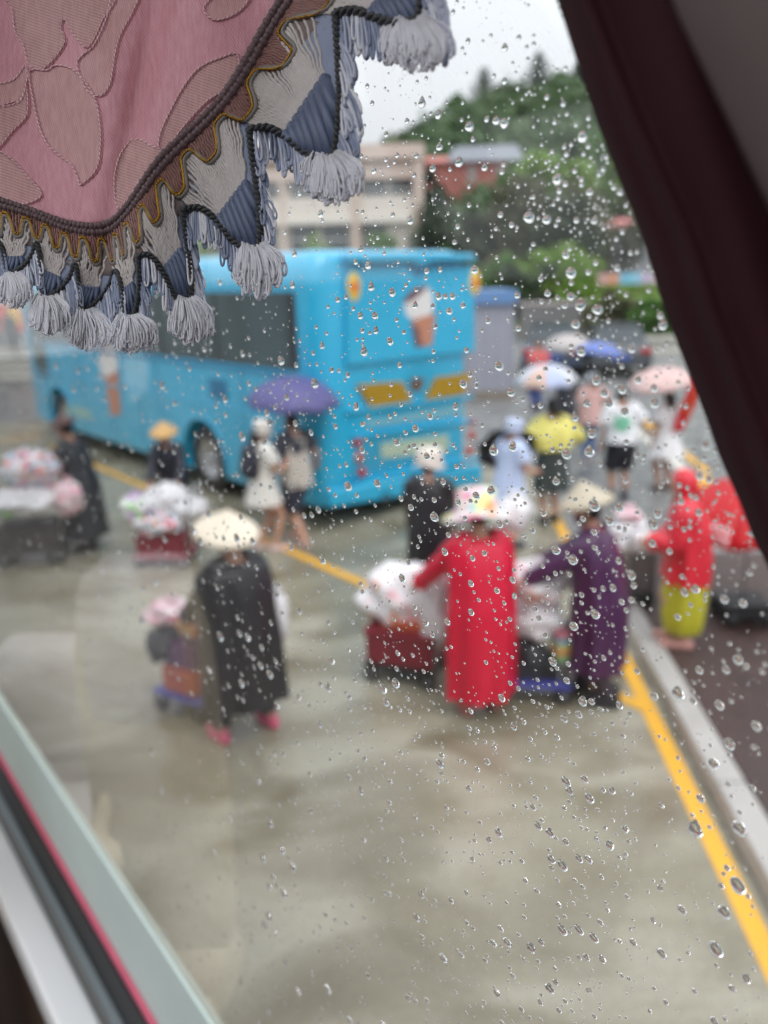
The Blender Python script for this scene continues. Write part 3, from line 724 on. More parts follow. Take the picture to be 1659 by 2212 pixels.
# ================================================================== people
def ik(a, c, l1, l2, bend):
    d = c - a; L = min(d.length, (l1 + l2) * 0.998); dn = d.normalized(); c2 = a + dn * L
    x = (l1 * l1 - l2 * l2 + L * L) / (2 * L); hgt = math.sqrt(max(0, l1 * l1 - x * x))
    bn = (bend - dn * bend.dot(dn)).normalized()
    return a + dn * x + bn * hgt, c2
SKIN = mat('skin', srgb(196, 150, 128), 0.5, var=0.08, scale=6)
SKIN2 = mat('skin_tan', srgb(165, 120, 98), 0.5, var=0.08, scale=6)
HAIR = mat('black_hair', (0.012, 0.010, 0.010), 0.45, var=0.3, scale=60, bump=0.5, bscale=120)
EYE_M = mat('eye_dark', (0.02, 0.015, 0.012), 0.2)
def person(label, loc, rz, h=1.58, lean=8, feet=((-.09, 0), (.09, 0.02)), hands=((-.28, .18, .80), (.28, .18, .80)), skin=None, head_lean=10, head_turn=0, sole=True, shoe=None, shoe_h=0.07, hair=True, hair_long=0.0, group=None):
    skin = skin or SKIN
    t = thing('person', label, 'person', loc, rz, group)
    th = R(lean); D = Vector((0, math.sin(th), math.cos(th))); X = Vector((1, 0, 0))
    pel = Vector((0, -math.sin(th) * .10 * h, .515 * h)); sh = pel + D * .295 * h; nb = pel + D * .325 * h
    hl = R(lean * .5 + head_lean); HD = Vector((0, math.sin(hl), math.cos(hl))); hc = nb + HD * .098 * h
    J = dict(pel=pel, sh=sh, nb=nb, hc=hc, D=D, HD=HD, h=h, t=t)
    b = MB()
    def ring(c, up, rx, ry, n=18):
        f = Vector((0, up.z, -up.y)); return [c + X * (rx * math.cos(2 * math.pi * k / n)) + f * (ry * math.sin(2 * math.pi * k / n)) for k in range(n)]
    Z = Vector((0, 0, 1))
    b.rings([ring(pel - Z * .06 * h, Z, .085 * h, .062 * h), ring(pel, D, .096 * h, .072 * h), ring(pel + D * .10 * h, D, .078 * h, .060 * h), ring(pel + D * .2 * h, D, .095 * h, .066 * h), ring(sh, D, .098 * h, .055 * h), ring(nb + D * .005 * h, D, .045 * h, .042 * h), ring(nb + HD * .03 * h, HD, .033 * h, .035 * h), ring(nb + HD * .06 * h, HD, .033 * h, .036 * h)])
    Mh = Matrix.Rotation(R(head_turn), 3, 'Z') @ Matrix.Rotation(-hl, 3, 'X')
    J['Mh'] = Mh
    b.ell(hc, (.046 * h, .056 * h, .070 * h), 16, 12, Mh)
    b.ell(hc + Mh @ Vector((0, .012 * h, -.035 * h)), (.038 * h, .044 * h, .040 * h), 12, 8, Mh)          # jaw
    b.ell(hc + Mh @ Vector((0, .060 * h, -.010 * h)), (.009 * h, .012 * h, .016 * h), 8, 6, Mh)           # nose
    for s in (-1, 1): b.ell(hc + Mh @ Vector((s * .048 * h, -.002 * h, -.008 * h)), (.006 * h, .012 * h, .018 * h), 8, 6, Mh)
    J['arm'] = []; J['leg'] = []
    for i, s in enumerate((-1, 1)):
        a = sh + X * (s * .100 * h) - D * .012 * h; tgt = Vector((hands[i][0], hands[i][1], hands[i][2])) * (h / 1.58)
        el, wr = ik(a, tgt, .172 * h, .150 * h, Vector((s * .6, -.8, -.5)))
        b.tube([sh + X * s * .05 * h, a, a.lerp(el, .5), el, el.lerp(wr, .4), wr], [.04 * h, .034 * h, .030 * h, .025 * h, .026 * h, .017 * h], 10)
        hd = (wr - el).normalized(); sd = hd.cross(Z); sd = sd.normalized() if sd.length > .1 else X
        nn = sd.cross(hd)
        b.tube([wr, wr + hd * .03 * h, wr + hd * .055 * h], [.016 * h, .025 * h, .022 * h], 8, flat=1.0)
        for k in range(4):
            o = sd * ((k - 1.5) * .0115 * h); L = (.036, .043, .040, .030)[k] * h; p0 = wr + hd * .050 * h + o
            b.tube([p0, p0 + hd * L * .55 - nn * L * .15, p0 + hd * L * .8 - nn * L * .5], [.0062 * h, .006 * h, .005 * h], 6)
        p0 = wr + hd * .022 * h - sd * s * .02 * h
        b.tube([p0, p0 - sd * s * .018 * h + hd * .016 * h, p0 - sd * s * .02 * h + hd * .036 * h], [.0075 * h, .007 * h, .0055 * h], 6)
        J['arm'].append((a, el, wr, wr + hd * .07 * h))
        hp = pel + X * (s * .052 * h) - Z * .02 * h; an = Vector((feet[i][0], feet[i][1] - .03, .055 * h))
        kn, an2 = ik(hp, an, .245 * h, .235 * h, Vector((0, 1, 0)))
        b.tube([hp, hp.lerp(kn, .45), kn, kn.lerp(an2, .35), an2], [.056 * h, .049 * h, .034 * h, .036 * h, .022 * h], 10)
        b.tube([an2 + Vector((0, -.035, -.02 * h)), an2 + Vector((0, .03, -.025 * h)), an2 + Vector((0, .12, -.035 * h)), an2 + Vector((0, .17, -.04 * h))], [.022 * h, .026 * h, .022 * h, .012 * h], 8)
        J['leg'].append((hp, kn, an2))
    body = b.build('body', skin, t)
    md = body.modifiers.new('rm', 'REMESH'); md.mode = 'VOXEL'; md.voxel_size = 0.0105 * h / 1.58 * 1.1
    ms = body.modifiers.new('sm', 'SMOOTH'); ms.iterations = 3; ms.factor = .5
    bake(body); body.data.polygons.foreach_set('use_smooth', [True] * len(body.data.polygons))
    for s in (-1, 1): MB().ell(hc + Mh @ Vector((s * .018 * h, .052 * h, .004 * h)), (.007 * h, .005 * h, .005 * h), 8, 6, Mh).build('eye', EYE_M, t)
    MB().ell(hc + Mh @ Vector((0, .053 * h, -.036 * h)), (.014 * h, .006 * h, .005 * h), 8, 6, Mh).build('mouth', paint(150, 80, 75), t)
    if hair:
        hb = MB(); vs = []
        def hf(d):
            front = d.y > .25 and d.z < .45
            return .80 if front else 1.0
        hb.ell(hc + Mh @ Vector((0, -.006 * h, .010 * h)), (.052 * h, .060 * h, .070 * h), 20, 14, Mh, hf)
        if hair_long:
            hb.tube([hc + Mh @ Vector((0, -.045 * h, 0)), hc + Mh @ Vector((0, -.06 * h, -hair_long * .5)), hc + Mh @ Vector((0, -.05 * h, -hair_long))], [.045 * h, .045 * h, .02 * h], 10)
        hb.build('hair', HAIR, t)
    if shoe:
        for i in (0, 1):
            an = J['leg'][i][2]
            sb = MB().rings([[Vector((an.x, an.y, 0)) + Vector((rx * math.cos(a), cy_ + ry * math.sin(a), z)) for a in [2 * math.pi * k / 16 for k in range(16)]] for (rx, ry, cy_, z) in
                 ((.045, .135, .06, .001), (.050, .140, .06, .02), (.047, .130, .055, .05), (.042, .085, .015, shoe_h), (.040, .055, -.01, shoe_h + .03))])
            sb.build('shoe', shoe, t)
    return J
def garment(J, name, m, spec, sleeves=0.0, sr=1.0, folds=0.095, nf=7, seed=0, cuff=1.15):
    """spec: (where along the spine in body heights, half width, half depth) from collar to hem"""
    h = J['h']; D = J['D']; X = Vector((1, 0, 0)); Z = Vector((0, 0, 1)); rings = []; n = 64; N = len(spec)
    full = [tuple(v) for v in catmull([Vector(q) for q in spec], 7)]
    for i, (s, rx, ry) in enumerate(full):
        f = i / (len(full) - 1)
        c = J['pel'] + (D * s * h if s >= 0 else Z * s * h); bl = max(0.0, min(1.0, (s + .16) / .32)); up = Z.lerp(D, bl * bl * (3 - 2 * bl)).normalized()
        fw = Vector((0, up.z, -up.y)); ring = []
        for k in range(n):
            a = 2 * math.pi * k / n
            w = 1 + folds * (f ** 1.5) * (math.sin(a * nf + seed) + .6 * math.sin(a * (nf * 2 - 3) + seed * 2 + 3 * f)) + .05 * noise.noise(Vector((math.cos(a) * 2, math.sin(a) * 2, s * 2.0 + seed))) + .028 * noise.noise(Vector((math.cos(a) * 6, math.sin(a) * 6, s * 3 + seed)))
            ring.append(c + X * (rx * h * w * math.cos(a)) + fw * (ry * h * w * math.sin(a)))
        rings.append(ring)
    b = MB().rings(rings, cap=False)
    inner = [[c_ + (p - c_) * .985 for p in r] for r in (rings[-1],) for c_ in (sum(r, Vector()) / len(r),)]
    top_in = [[c_ + (p - c_) * .9 + D * -.004 for p in r] for r in (rings[0],) for c_ in (sum(r, Vector()) / len(r),)]
    b.rings([rings[-1]] + inner, cap=False); b.rings(top_in + [rings[0]], cap=False)
    if sleeves > 0:
        for i, s in enumerate((-1, 1)):
            a, el, wr, hd = J['arm'][i]
            pts = [J['sh'] + X * (s * .05 * h) + D * .005 * h, a + D * .004 * h, a.lerp(el, .5), el, el.lerp(wr, .5), wr]
            rr = [.052, .047, .043, .040, .037, .034]
            if sleeves < 0.6: pts = pts[:3]; rr = [.054, .052, .055]
            P = catmull(pts, 3); q = []
            for k in range(len(P)):
                u = k / (len(P) - 1) * (len(rr) - 1); i0 = min(int(u), len(rr) - 2); q.append((rr[i0] + (rr[i0 + 1] - rr[i0]) * (u - i0)) * h * sr * (1 + .05 * math.sin(k * 2.1 + seed)))
            q[-1] *= cuff; b.tube(P, q, 14, cap=False); b.tube([P[-1], P[-1] - (P[-1] - P[-2]).normalized() * .01], [q[-1], q[-1] * .75], 14, cap=False)
    o = b.build(name, m, J['t']); return o
def trousers(J, m, upto=1.0, r=1.0, name='trousers'):
    h = J['h']; b = MB(); X = Vector((1, 0, 0)); Z = Vector((0, 0, 1))
    b.rings([[J['pel'] + Z * z * h + X * (rx * h * math.cos(a)) + Vector((0, ry * h * math.sin(a), 0)) for a in [2 * math.pi * k / 24 for k in range(24)]] for z, rx, ry in ((.06, .088, .07), (0, .105, .082), (-.06, .108, .085), (-.09, .09, .06))], cap=False)
    for i in (0, 1):
        hp, kn, an = J['leg'][i]
        pts = [hp, hp.lerp(kn, .5), kn, kn.lerp(an, .5), an.lerp(kn, .06)]; rr = [.068, .060, .050 * (1 + .2 * (r - 1)), .047, .042]
        if upto < .6: pts = [hp, hp.lerp(kn, .5), hp.lerp(kn, .9)]; rr = [.070, .066, .066]
        b.tube(pts, [q * h * r for q in rr], 16, cap=False)
    return b.build(name, m, J['t'])
def cone_hat(J, rad, ht, m, drop=.02, name='conical_hat', tilt=None):
    Mh = J['Mh'].to_4x4(); c = J['hc'] + J['Mh'] @ Vector((0, 0, .062 * J['h'] - drop))
    M = Matrix.Translation(c) @ (tilt or Mh)
    pr = [(.004, ht), (rad * .12, ht * .86), (rad * .35, ht * .62), (rad * .62, ht * .33), (rad * .85, ht * .10), (rad, -.012), (rad * .985, -.018), (rad * .84, ht * .07), (rad * .6, ht * .29), (rad * .3, ht * .6), (.003, ht * .93)]
    o = MB().lathe(pr, 36, (0, 0, 0), 'z', M).build(name, m, J['t'])
    # chin strap
    h = J['h']
    MB().tube([J['hc'] + J['Mh'] @ Vector(p) for p in ((-.05 * h, .01, .03 * h), (-.045 * h, .02 * h, -.05 * h), (0, .03 * h, -.078 * h), (.045 * h, .02 * h, -.05 * h), (.05 * h, .01, .03 * h))], .004, 6).build('chin_strap', paint(60, 50, 60), J['t'])
    return o
def soft_hat(J, rad, m, crown=.065, name='sun_hat', ht=.10):
    h = J['h']; M = Matrix.Translation(J['hc'] + J['Mh'] @ Vector((0, -.004 * h, .022 * h))) @ J['Mh'].to_4x4(); c = crown * h
    b = MB(); n = 36; prof = [(.004, ht), (c * .6, ht * .97), (c * .95, ht * .8), (c * 1.02, .012), (rad * .7, -.02), (rad, -.055), (rad * .97, -.062), (rad * .68, -.03), (c * .98, 0)]
    rings = [[M @ Vector((r * math.cos(a), r * math.sin(a), z + (0.018 * math.sin(3 * a + 1) if r > c * 1.2 else 0))) for a in [2 * math.pi * k / n for k in range(n)]] for r, z in prof]
    return b.rings(rings, cap=False).build(name, m, J['t'])
def mask(J, m):
    h = J['h']
    return MB().ell(J['hc'] + J['Mh'] @ Vector((0, .018 * h, -.032 * h)), (.046 * h, .052 * h, .036 * h), 16, 10, J['Mh'], lambda d: 1.0 if d.y > -.2 else .75).build('face_mask', m, J['t'])
def jw(J, v):            # local point of a person -> world
    t = J['t']; return Vector(t.location) + Matrix.Rotation(t.rotation_euler[2], 3, 'Z') @ Vector(v)
def umbrella(label, hand, top, rad, cols, tilt_to=None, depth=.28, prints=None, grip=None, name='umbrella', cat='umbrella', handle=True):
    """hand and top in world space; canopy centred on the top end of the shaft"""
    ax = (tilt_to or (top - hand)).normalized(); t = thing(name, label, cat, hand)
    q = ax.to_track_quat('Z', 'Y').to_matrix(); off = top - hand
    nP = 8; ms = 6; a0 = .2
    def cp(a, f):
        r = rad * math.sin(f * 1.25) / math.sin(1.25); sag = 1 - .10 * (math.cos((a - a0) * nP) * -.5 + .5) * f
        z = -depth * rad * 2 * (1 - math.cos(f * 1.25)) / (1 - math.cos(1.25)) * .95
        r *= sag; return off + q @ Vector((r * math.cos(a), r * math.sin(a), z + (1 - sag) * rad * .2))
    for k in range(nP):
        b = MB(); n = 8; vs = []; fs = []
        for j in range(n + 1):
            for i in range(ms + 1): vs.append(cp(a0 + 2 * math.pi * (k + i / ms) / nP, j / n))
        for j in range(n):
            for i in range(ms):
                x = j * (ms + 1) + i; fs.append((x, x + 1, x + ms + 2, x + ms + 1))
        b.add(vs, fs); mm = cols[k % len(cols)]
        p = b.build('canopy_panel', mm, t)
        sd = p.modifiers.new('s', 'SOLIDIFY'); sd.thickness = .0015
        r_ = MB().tube([cp(a0 + 2 * math.pi * k / nP, f) - ax * .004 for f in (0.02, .25, .5, .75, 1.0)], .003, 5).build('rib', m_steel, p)
    MB().tube([off * 1.0 + ax * .05, off, Vector((0, 0, 0))], [.004, .006, .007], 8).build('shaft', m_steel, t)
    if handle: MB().tube([off.normalized() * .06, Vector((0, 0, 0)), -off.normalized() * .08], [.012, .013, .012], 8).build('handle', m_dark, t)
    return t, cp
def rounded(name, m, parent, c, r, rot=None, e=3.0, nu=20, nv=14):
    def f(d):
        s = (abs(d.x) ** e + abs(d.y) ** e + abs(d.z) ** e) ** (1 / e); return 1 / s
    return MB().ell(c, r, nu, nv, rot, f).build(name, m, parent)
def backpack(label, J, m, w=.15, hgt=.2, dep=.08):
    h = J['h']; c = J['pel'] + J['D'] * .2 * h + Vector((0, -.14, 0))
    t = thing('backpack', label, 'backpack', jw(J, c), J['t'].rotation_euler[2])
    rounded('bag_body', m, t, (0, 0, 0), (w, dep, hgt)); rounded('front_pocket', m, t, (0, -dep * .8, -hgt * .35), (w * .8, dep * .5, hgt * .5))
    for s in (-1, 1):
        MB().tube([(s * w * .6, dep * .8, hgt * .8), (s * w * .65, dep + .08, hgt * .95), (s * w * .7, dep + .17, hgt * .3), (s * w * .7, dep + .1, -hgt * .5), (s * w * .7, dep * .7, -hgt * .7)], .014, 6).build('strap', m, t)
    return t
# -------------------------------------------------------------- the cast
K_RAIN = mat('black_raincoat', srgb(34, 33, 39), 0.36, var=0.12, scale=5, bump=0.06, bscale=40)
K_RED = mat('red_raincoat', srgb(212, 20, 58), 0.34, var=0.10, scale=5, bump=0.06, bscale=40)
K_RED2 = mat('red_poncho', srgb(215, 42, 58), 0.34, var=0.10, scale=5, bump=0.06, bscale=40)
K_PUR = mat('purple_raincoat', srgb(74, 36, 76), 0.34, var=0.14, scale=5, bump=0.06, bscale=40)
STRAW = mat('palm_leaf_hat', srgb(246, 232, 212), 0.6, var=0.06, scale=30, bump=0.4, bscale=120)
STRAW2 = mat('woven_bamboo_hat', srgb(190, 178, 158), 0.7, var=0.3, scale=50, bump=0.6, bscale=90)
STRAW3 = mat('tan_hat', srgb(222, 178, 118), 0.65, var=0.12, scale=30)
LONG = [(.325, .050, .048), (.305, .085, .062), (.285, .120, .075), (.2, .130, .092), (.08, .126, .098), (-.05, .130, .104), (-.22, .130, .104), (-.38, .128, .102)]
def longcoat(hem, w=1.0): return [(s if s > -.05 else s, rx * w, ry * w) for s, rx, ry in LONG if s > hem] + [(hem, .130 * w, .104 * w)]
# A: stooping vendor in black under the broad pale hat
A = person('person in long black raincoat and broad cream conical hat bending over a cart', gnd(538, 1580), R(40), 1.52, lean=4, feet=((-.19, .06), (.17, .0)), hands=((-.22, .36, .86), (.05, .40, .82)), shoe=paint(222, 95, 130), shoe_h=.05, head_lean=14)
garment(A, 'raincoat', K_RAIN, [(a_, b_ * (1 + .12 * max(0, -a_) / .37), c_) for a_, b_, c_ in longcoat(-.335, 1.38)], 1, 1.15, seed=1); trousers(A, paint(40, 40, 46)); cone_hat(A, .225, .155, STRAW, drop=.04, tilt=Matrix.Rotation(R(15), 4, 'X'))
# B: black figure with a white bonnet
B = person('person in black robe and white rounded bonnet standing behind the coach corner', gnd(928, 1318), R(-10), 1.50, lean=4, hands=((-.2, .3, .82), (.2, .3, .82)), shoe=paint(40, 40, 45))
garment(B, 'robe', K_RAIN, longcoat(-.42, 1.0), 1, 1.2, seed=2); soft_hat(B, .155, paint(225, 214, 205), .08, 'bonnet', .13)
# C: red raincoat, patterned hat
def patch_mat(name, base, cols, scale=7.0, rough=.4, transl=0.0, thr=.56):
    m = bpy.data.materials.new(name); m.use_nodes = True; nt = m.node_tree; bs = nt.nodes['Principled BSDF']; tc = nt.nodes.new('ShaderNodeTexCoord')
    cur = None
    for i, c in enumerate(cols):
        mp = nt.nodes.new('ShaderNodeMapping'); mp.inputs['Location'].default_value = (i * 3.7, i * 1.9, i * 5.3); nt.links.new(tc.outputs['Object'], mp.inputs['Vector'])
        nz = nt.nodes.new('ShaderNodeTexNoise'); nz.inputs['Scale'].default_value = scale; nz.inputs['Detail'].default_value = 1.0; nt.links.new(mp.outputs[0], nz.inputs['Vector'])
        mr = nt.nodes.new('ShaderNodeMapRange'); mr.inputs[1].default_value = thr; mr.inputs[2].default_value = thr + .05; nt.links.new(nz.outputs['Fac'], mr.inputs[0])
        mx = nt.nodes.new('ShaderNodeMixRGB'); nt.links.new(mr.outputs[0], mx.inputs[0]); mx.inputs[2].default_value = c + (1,)
        if cur is None: mx.inputs[1].default_value = base + (1,)
        else: nt.links.new(cur, mx.inputs[1])
        cur = mx.outputs[0]
    nt.links.new(cur, bs.inputs['Base Color']); bs.inputs['Roughness'].default_value = rough
    return m
M_FLOR = patch_mat('printed_hat', srgb(235, 225, 228), [srgb(240, 110, 160), srgb(120, 190, 210), srgb(240, 160, 110), srgb(235, 230, 150)], 9)
C_ = person('person in long red raincoat and floral sun hat, seen from behind', gnd(1036, 1528), R(14), 1.56, lean=7, feet=((-.11, 0), (.11, .03)), hands=((-.34, .36, .90), (.16, .34, .9)), shoe=paint(205, 130, 120), shoe_h=.04)
garment(C_, 'raincoat', K_RED, longcoat(-.42, 1.22), 1, 1.2, seed=3); trousers(C_, paint(60, 50, 52)); soft_hat(C_, .255, M_FLOR, .092, 'sun_hat', .16)
# D: purple raincoat, woven conical hat
D_ = person('person in dark purple raincoat and woven conical hat pushing a cart', gnd(1276, 1505), R(66), 1.55, lean=9, feet=((-.10, -.12), (.10, .12)), hands=((-.2, .46, .96), (.18, .48, .94)), shoe=paint(52, 50, 55), shoe_h=.16)
garment(D_, 'raincoat', K_PUR, longcoat(-.335, 1.22), 1, 1.2, seed=4); trousers(D_, paint(62, 48, 56)); cone_hat(D_, .20, .155, STRAW2, drop=.03); mask(D_, paint(80, 40, 70))
MB().tube([D_['nb'] + Vector((.06 * math.cos(a), .055 * math.sin(a), .02 * math.sin(2 * a))) for a in [2 * math.pi * k / 16 for k in range(16)]], .03, 8, closed=True).build('scarf', paint(140, 40, 55), D_['t'])
# E: red hooded poncho, yellow-green trousers
E_ = person('person in red hooded poncho and yellow-green trousers standing on the brown pavement', gnd(1466, 1388, .119), R(72), 1.42, lean=6, feet=((-.08, 0), (.08, .04)), hands=((-.10, .30, .98), (.12, .26, .92)), shoe=paint(205, 150, 140), shoe_h=.04)
garment(E_, 'poncho', K_RED2, [(.33, .055, .05), (.30, .09, .07), (.28, .128, .085), (.18, .15, .115), (.05, .155, .12), (-.12, .165, .125)], 1, 1.5, seed=5)
garment(E_, 'wide_trousers', mat('yellow_green_trousers', srgb(188, 182, 48), .6, var=.12, scale=6), [(.05, .11, .09), (-.05, .135, .11), (-.2, .145, .12), (-.34, .14, .115), (-.42, .12, .10)], 0, folds=.05, nf=6, seed=21)
MB().ell(E_['hc'] + E_['Mh'] @ Vector((0, -.012, .004)), (.095, .105, .125), 20, 16, E_['Mh'], lambda d: .78 if (d.y > .62 and d.z < .55) else 1.0).build('hood', K_RED2, E_['t'])
# G: couple under the violet umbrella
G1 = person('person in white dress and white cap with a dark backpack beside the coach', gnd(578, 1188), R(-58), 1.50, lean=2, feet=((-.08, -.02), (.08, .1)), hands=((-.2, .2, .95), (.1, .3, 1.1)), shoe=paint(215, 190, 180), shoe_h=.04, hair_long=.2)
garment(G1, 'dress', paint(226, 222, 216), [(.32, .05, .045), (.30, .085, .06), (.28, .112, .075), (.15, .10, .08), (.0, .12, .1), (-.13, .15, .13)], .4, seed=6); soft_hat(G1, .12, paint(228, 222, 216), .07, 'cap', .1)
backpack('black backpack worn over the white dress', G1, paint(42, 44, 58))
G2 = person('person in pale shirt and dark shorts walking under the violet umbrella', gnd(648, 1172), R(48), 1.56, lean=2, feet=((-.07, -.16), (.07, .16)), hands=((-.18, .3, 1.1), (.44, .1, .88)), shoe=paint(190, 160, 150), shoe_h=.05)
garment(G2, 'shirt', paint(196, 188, 180), [(.32, .05, .045), (.30, .09, .06), (.28, .118, .078), (.12, .115, .09), (-.06, .125, .1)], .4, sr=1.1, seed=7); trousers(G2, paint(46, 48, 66), .5, 1.15, 'shorts')
garment(G2, 'vest', paint(44, 46, 60), [(.31, .075, .058), (.295, .105, .07), (.27, .124, .083), (.2, .122, .088)], .4, sr=1.25, seed=8)
top = atY(628, 822, G2['t'].location.y - .1); hnd = jw(G2, G2['arm'][0][3])
umbrella('violet-blue umbrella over the two people beside the coach', hnd, Vector((top.x, hnd.y + .02, top.z)), .56, [mat('violet_umbrella_cloth', srgb(112, 108, 165), .5, transl=.3)], tilt_to=Vector((.05, -.1, 1)))
# H: vendor behind the cart
H_ = person('person in black coat and tan conical hat behind the cart with the red crate', gnd(384, 1148), R(178), 1.36, lean=16, hands=((-.2, .38, .85), (.2, .38, .85)), shoe=paint(40, 40, 44))
garment(H_, 'coat', mat('navy_coat', srgb(44, 46, 60), .5, var=.1), longcoat(-.3), 1, 1.2, seed=9); cone_hat(H_, .17, .14, STRAW3, drop=.02); mask(H_, paint(120, 95, 125))
# I: far left vendor
I_ = person('person in long black coat and brown hat at the far left cart', gnd(192, 1184), R(80), 1.55, lean=10, hands=((-.25, .45, .9), (.2, .45, .88)), shoe=paint(40, 40, 44))
garment(I_, 'coat', mat('charcoal_coat', srgb(46, 50, 56), .5, var=.1), [(a_, b_ * (1 + .3 * max(0, -a_) / .4), c_ * (1 + .2 * max(0, -a_) / .4)) for a_, b_, c_ in longcoat(-.40, 1.15)], 1, 1.2, seed=10); cone_hat(I_, .17, .12, mat('brown_hat', srgb(92, 66, 62), .7, var=.2), drop=.03)
# J: pale blue, in front of the black umbrella
J_ = person('person in pale blue tunic standing before an open black umbrella', gnd(1098, 1180), R(-62), 1.46, lean=3, hands=((-.25, .2, .85), (.12, .3, .95)), shoe=paint(60, 60, 66), hair=True)
garment(J_, 'tunic', paint(190, 205, 238), [(.33, .055, .05), (.30, .09, .065), (.28, .12, .08), (.12, .12, .09), (-.05, .14, .12), (-.15, .155, .13)], .4, sr=1.2, seed=11)
soft_hat(J_, .115, paint(196, 208, 236), .068, 'hood', .09)
hj = jw(J_, J_['arm'][0][3]); tj = atY(1092, 955, J_['t'].location.y + .3)
umbrella('open black umbrella tilted behind the person in pale blue', hj, Vector((tj.x, tj.y + .1, tj.z)), .36, [mat('black_umbrella_cloth', srgb(32, 33, 40), .5)], tilt_to=Vector((-.1, .8, .55)), depth=.2)
# K: yellow shawl
K_ = person('person in yellow shawl and dark green dress under a pale blue umbrella', gnd(1186, 1128), R(8), 1.55, lean=2, feet=((-.08, -.02), (.1, .06)), hands=((-.34, .2, 1.12), (.24, .22, 1.2)), shoe=paint(50, 52, 55), hair_long=.1)
garment(K_, 'dress', paint(58, 66, 64), [(.32, .05, .045), (.30, .09, .06), (.28, .112, .075), (.12, .10, .085), (-.02, .12, .1), (-.24, .14, .12)], .4, seed=12)
garment(K_, 'shawl', mat('yellow_shawl', srgb(228, 218, 120), .55, var=.1), [(.335, .055, .055), (.315, .10, .085), (.29, .145, .115), (.20, .19, .135), (.10, .16, .13)], 1, 1.5, folds=.1, nf=5, seed=13)
tk = atY(1180, 788, K_['t'].location.y); hk = jw(K_, K_['arm'][1][3])
umbrella('pale blue and white umbrella above the yellow shawl', hk, Vector((tk.x, tk.y, tk.z)), .385, [mat('pale_blue_cloth', srgb(205, 215, 245), .5, transl=.3), mat('white_cloth', srgb(232, 232, 240), .5, transl=.3), mat('peach_cloth', srgb(235, 205, 190), .5, transl=.3)], tilt_to=Vector((-.05, -.12, 1)))
# L: pink shirt and jeans with the blue umbrella
L_ = person('person in pink shirt, jeans and white cap walking away along the road', gnd(1272, 995), R(5), 1.42, lean=2, feet=((-.07, -.06), (.07, .1)), hands=((-.2, .05, .75), (.24, .2, 1.05)), shoe=paint(180, 170, 175))
garment(L_, 'shirt', paint(222, 178, 172), [(.32, .05, .045), (.30, .09, .06), (.28, .122, .08), (.12, .118, .09), (-.07, .125, .1)], .4, sr=1.2, seed=14); trousers(L_, paint(62, 86, 130), 1, 1.05, 'jeans'); soft_hat(L_, .10, paint(222, 222, 226), .066, 'cap', .09)
tl = atY(1300, 738, L_['t'].location.y); hl_ = jw(L_, L_['arm'][1][3])
umbrella('blue umbrella beyond the white T-shirt, beside a pale grey one', hl_, tl, .40, [mat('blue_cloth', srgb(126, 146, 214), .5, transl=.25)], tilt_to=Vector((.15, .05, 1)))
# pale umbrella next to it
P1 = person('person in dark clothes almost hidden under the pale grey umbrella', gnd(1222, 955), R(10), 1.36, lean=2, hands=((-.2, .05, .75), (.12, .25, 1.1)), shoe=paint(45, 45, 50))
garment(P1, 'coat', paint(58, 58, 66), longcoat(-.25), 1, 1.1, seed=15); trousers(P1, paint(50, 50, 58))
tp = atY(1230, 722, P1['t'].location.y)
umbrella('pale grey umbrella in front of the parked cars', jw(P1, P1['arm'][1][3]), tp, .46, [mat('pale_grey_cloth', srgb(212, 204, 202), .5, transl=.3)], tilt_to=Vector((0, -.05, 1)))
# M: white T-shirt with a green print
M_ = person('person in white T-shirt with green back print and black shorts', gnd(1334, 1078), R(-6), 1.52, lean=6, feet=((-.09, 0), (.10, .04)), hands=((-.26, .1, .74), (.40, .3, .92)), shoe=paint(78, 78, 84), shoe_h=.12, skin=SKIN2, head_lean=24, head_turn=-30)
ts = garment(M_, 'shirt', paint(232, 232, 236), [(.32, .05, .045), (.305, .09, .062), (.285, .125, .082), (.12, .128, .098), (.015, .136, .108)], .4, sr=1.35, folds=.03, seed=16); trousers(M_, paint(32, 33, 44), .5, 1.2, 'shorts')
pb = MB(); gp = [];
for i in range(9):
    for k in range(9): gp.append((i - 4, k - 4))
vsx = []; fsx = []
for r_ in range(6):
    for a_ in range(18):
        an = 2 * math.pi * a_ / 18; rr = .115 * r_ / 5 * (1 + .16 * math.sin(an * 5 + 1)); xx = rr * math.cos(an) - .02; zz = rr * math.sin(an)
        c = M_['pel'] + M_['D'] * (.195 * M_['h'] + zz); yy = -math.sqrt(max(0, 1 - (xx / (.128 * M_['h'])) ** 2)) * .0945 * M_['h'] - .012
        vsx.append(c + Vector((xx, yy, 0)))
for r_ in range(5):
    for a_ in range(18): b_ = (a_ + 1) % 18; fsx.append((r_ * 18 + a_, r_ * 18 + b_, (r_ + 1) * 18 + b_, (r_ + 1) * 18 + a_))
po = pb.add(vsx, fsx).build('back_print', mat('green_print', srgb(120, 190, 160), .6, var=.2, scale=20), ts); sdm = po.modifiers.new('s', 'SOLIDIFY'); sdm.thickness = .002
# N: white dress, pink umbrella
N_ = person('girl in white dress with dark hair under a pink umbrella', gnd(1432, 1058), R(12), 1.42, lean=2, hands=((-.22, .05, .72), (.15, .25, 1.12)), shoe=paint(120, 100, 95), skin=SKIN2, hair_long=.16)
garment(N_, 'dress', paint(232, 230, 232), [(.32, .05, .045), (.30, .085, .06), (.28, .105, .07), (.12, .085, .072), (.04, .10, .085), (-.16, .17, .145)], .4, seed=17)
tn = atY(1425, 797, N_['t'].location.y)
umbrella('pink umbrella above the girl in the white dress', jw(N_, N_['arm'][1][3]), tn, .46, [mat('pink_cloth', srgb(238, 208, 204), .5, transl=.3)], tilt_to=Vector((-.18, -.1, 1)), depth=.24)
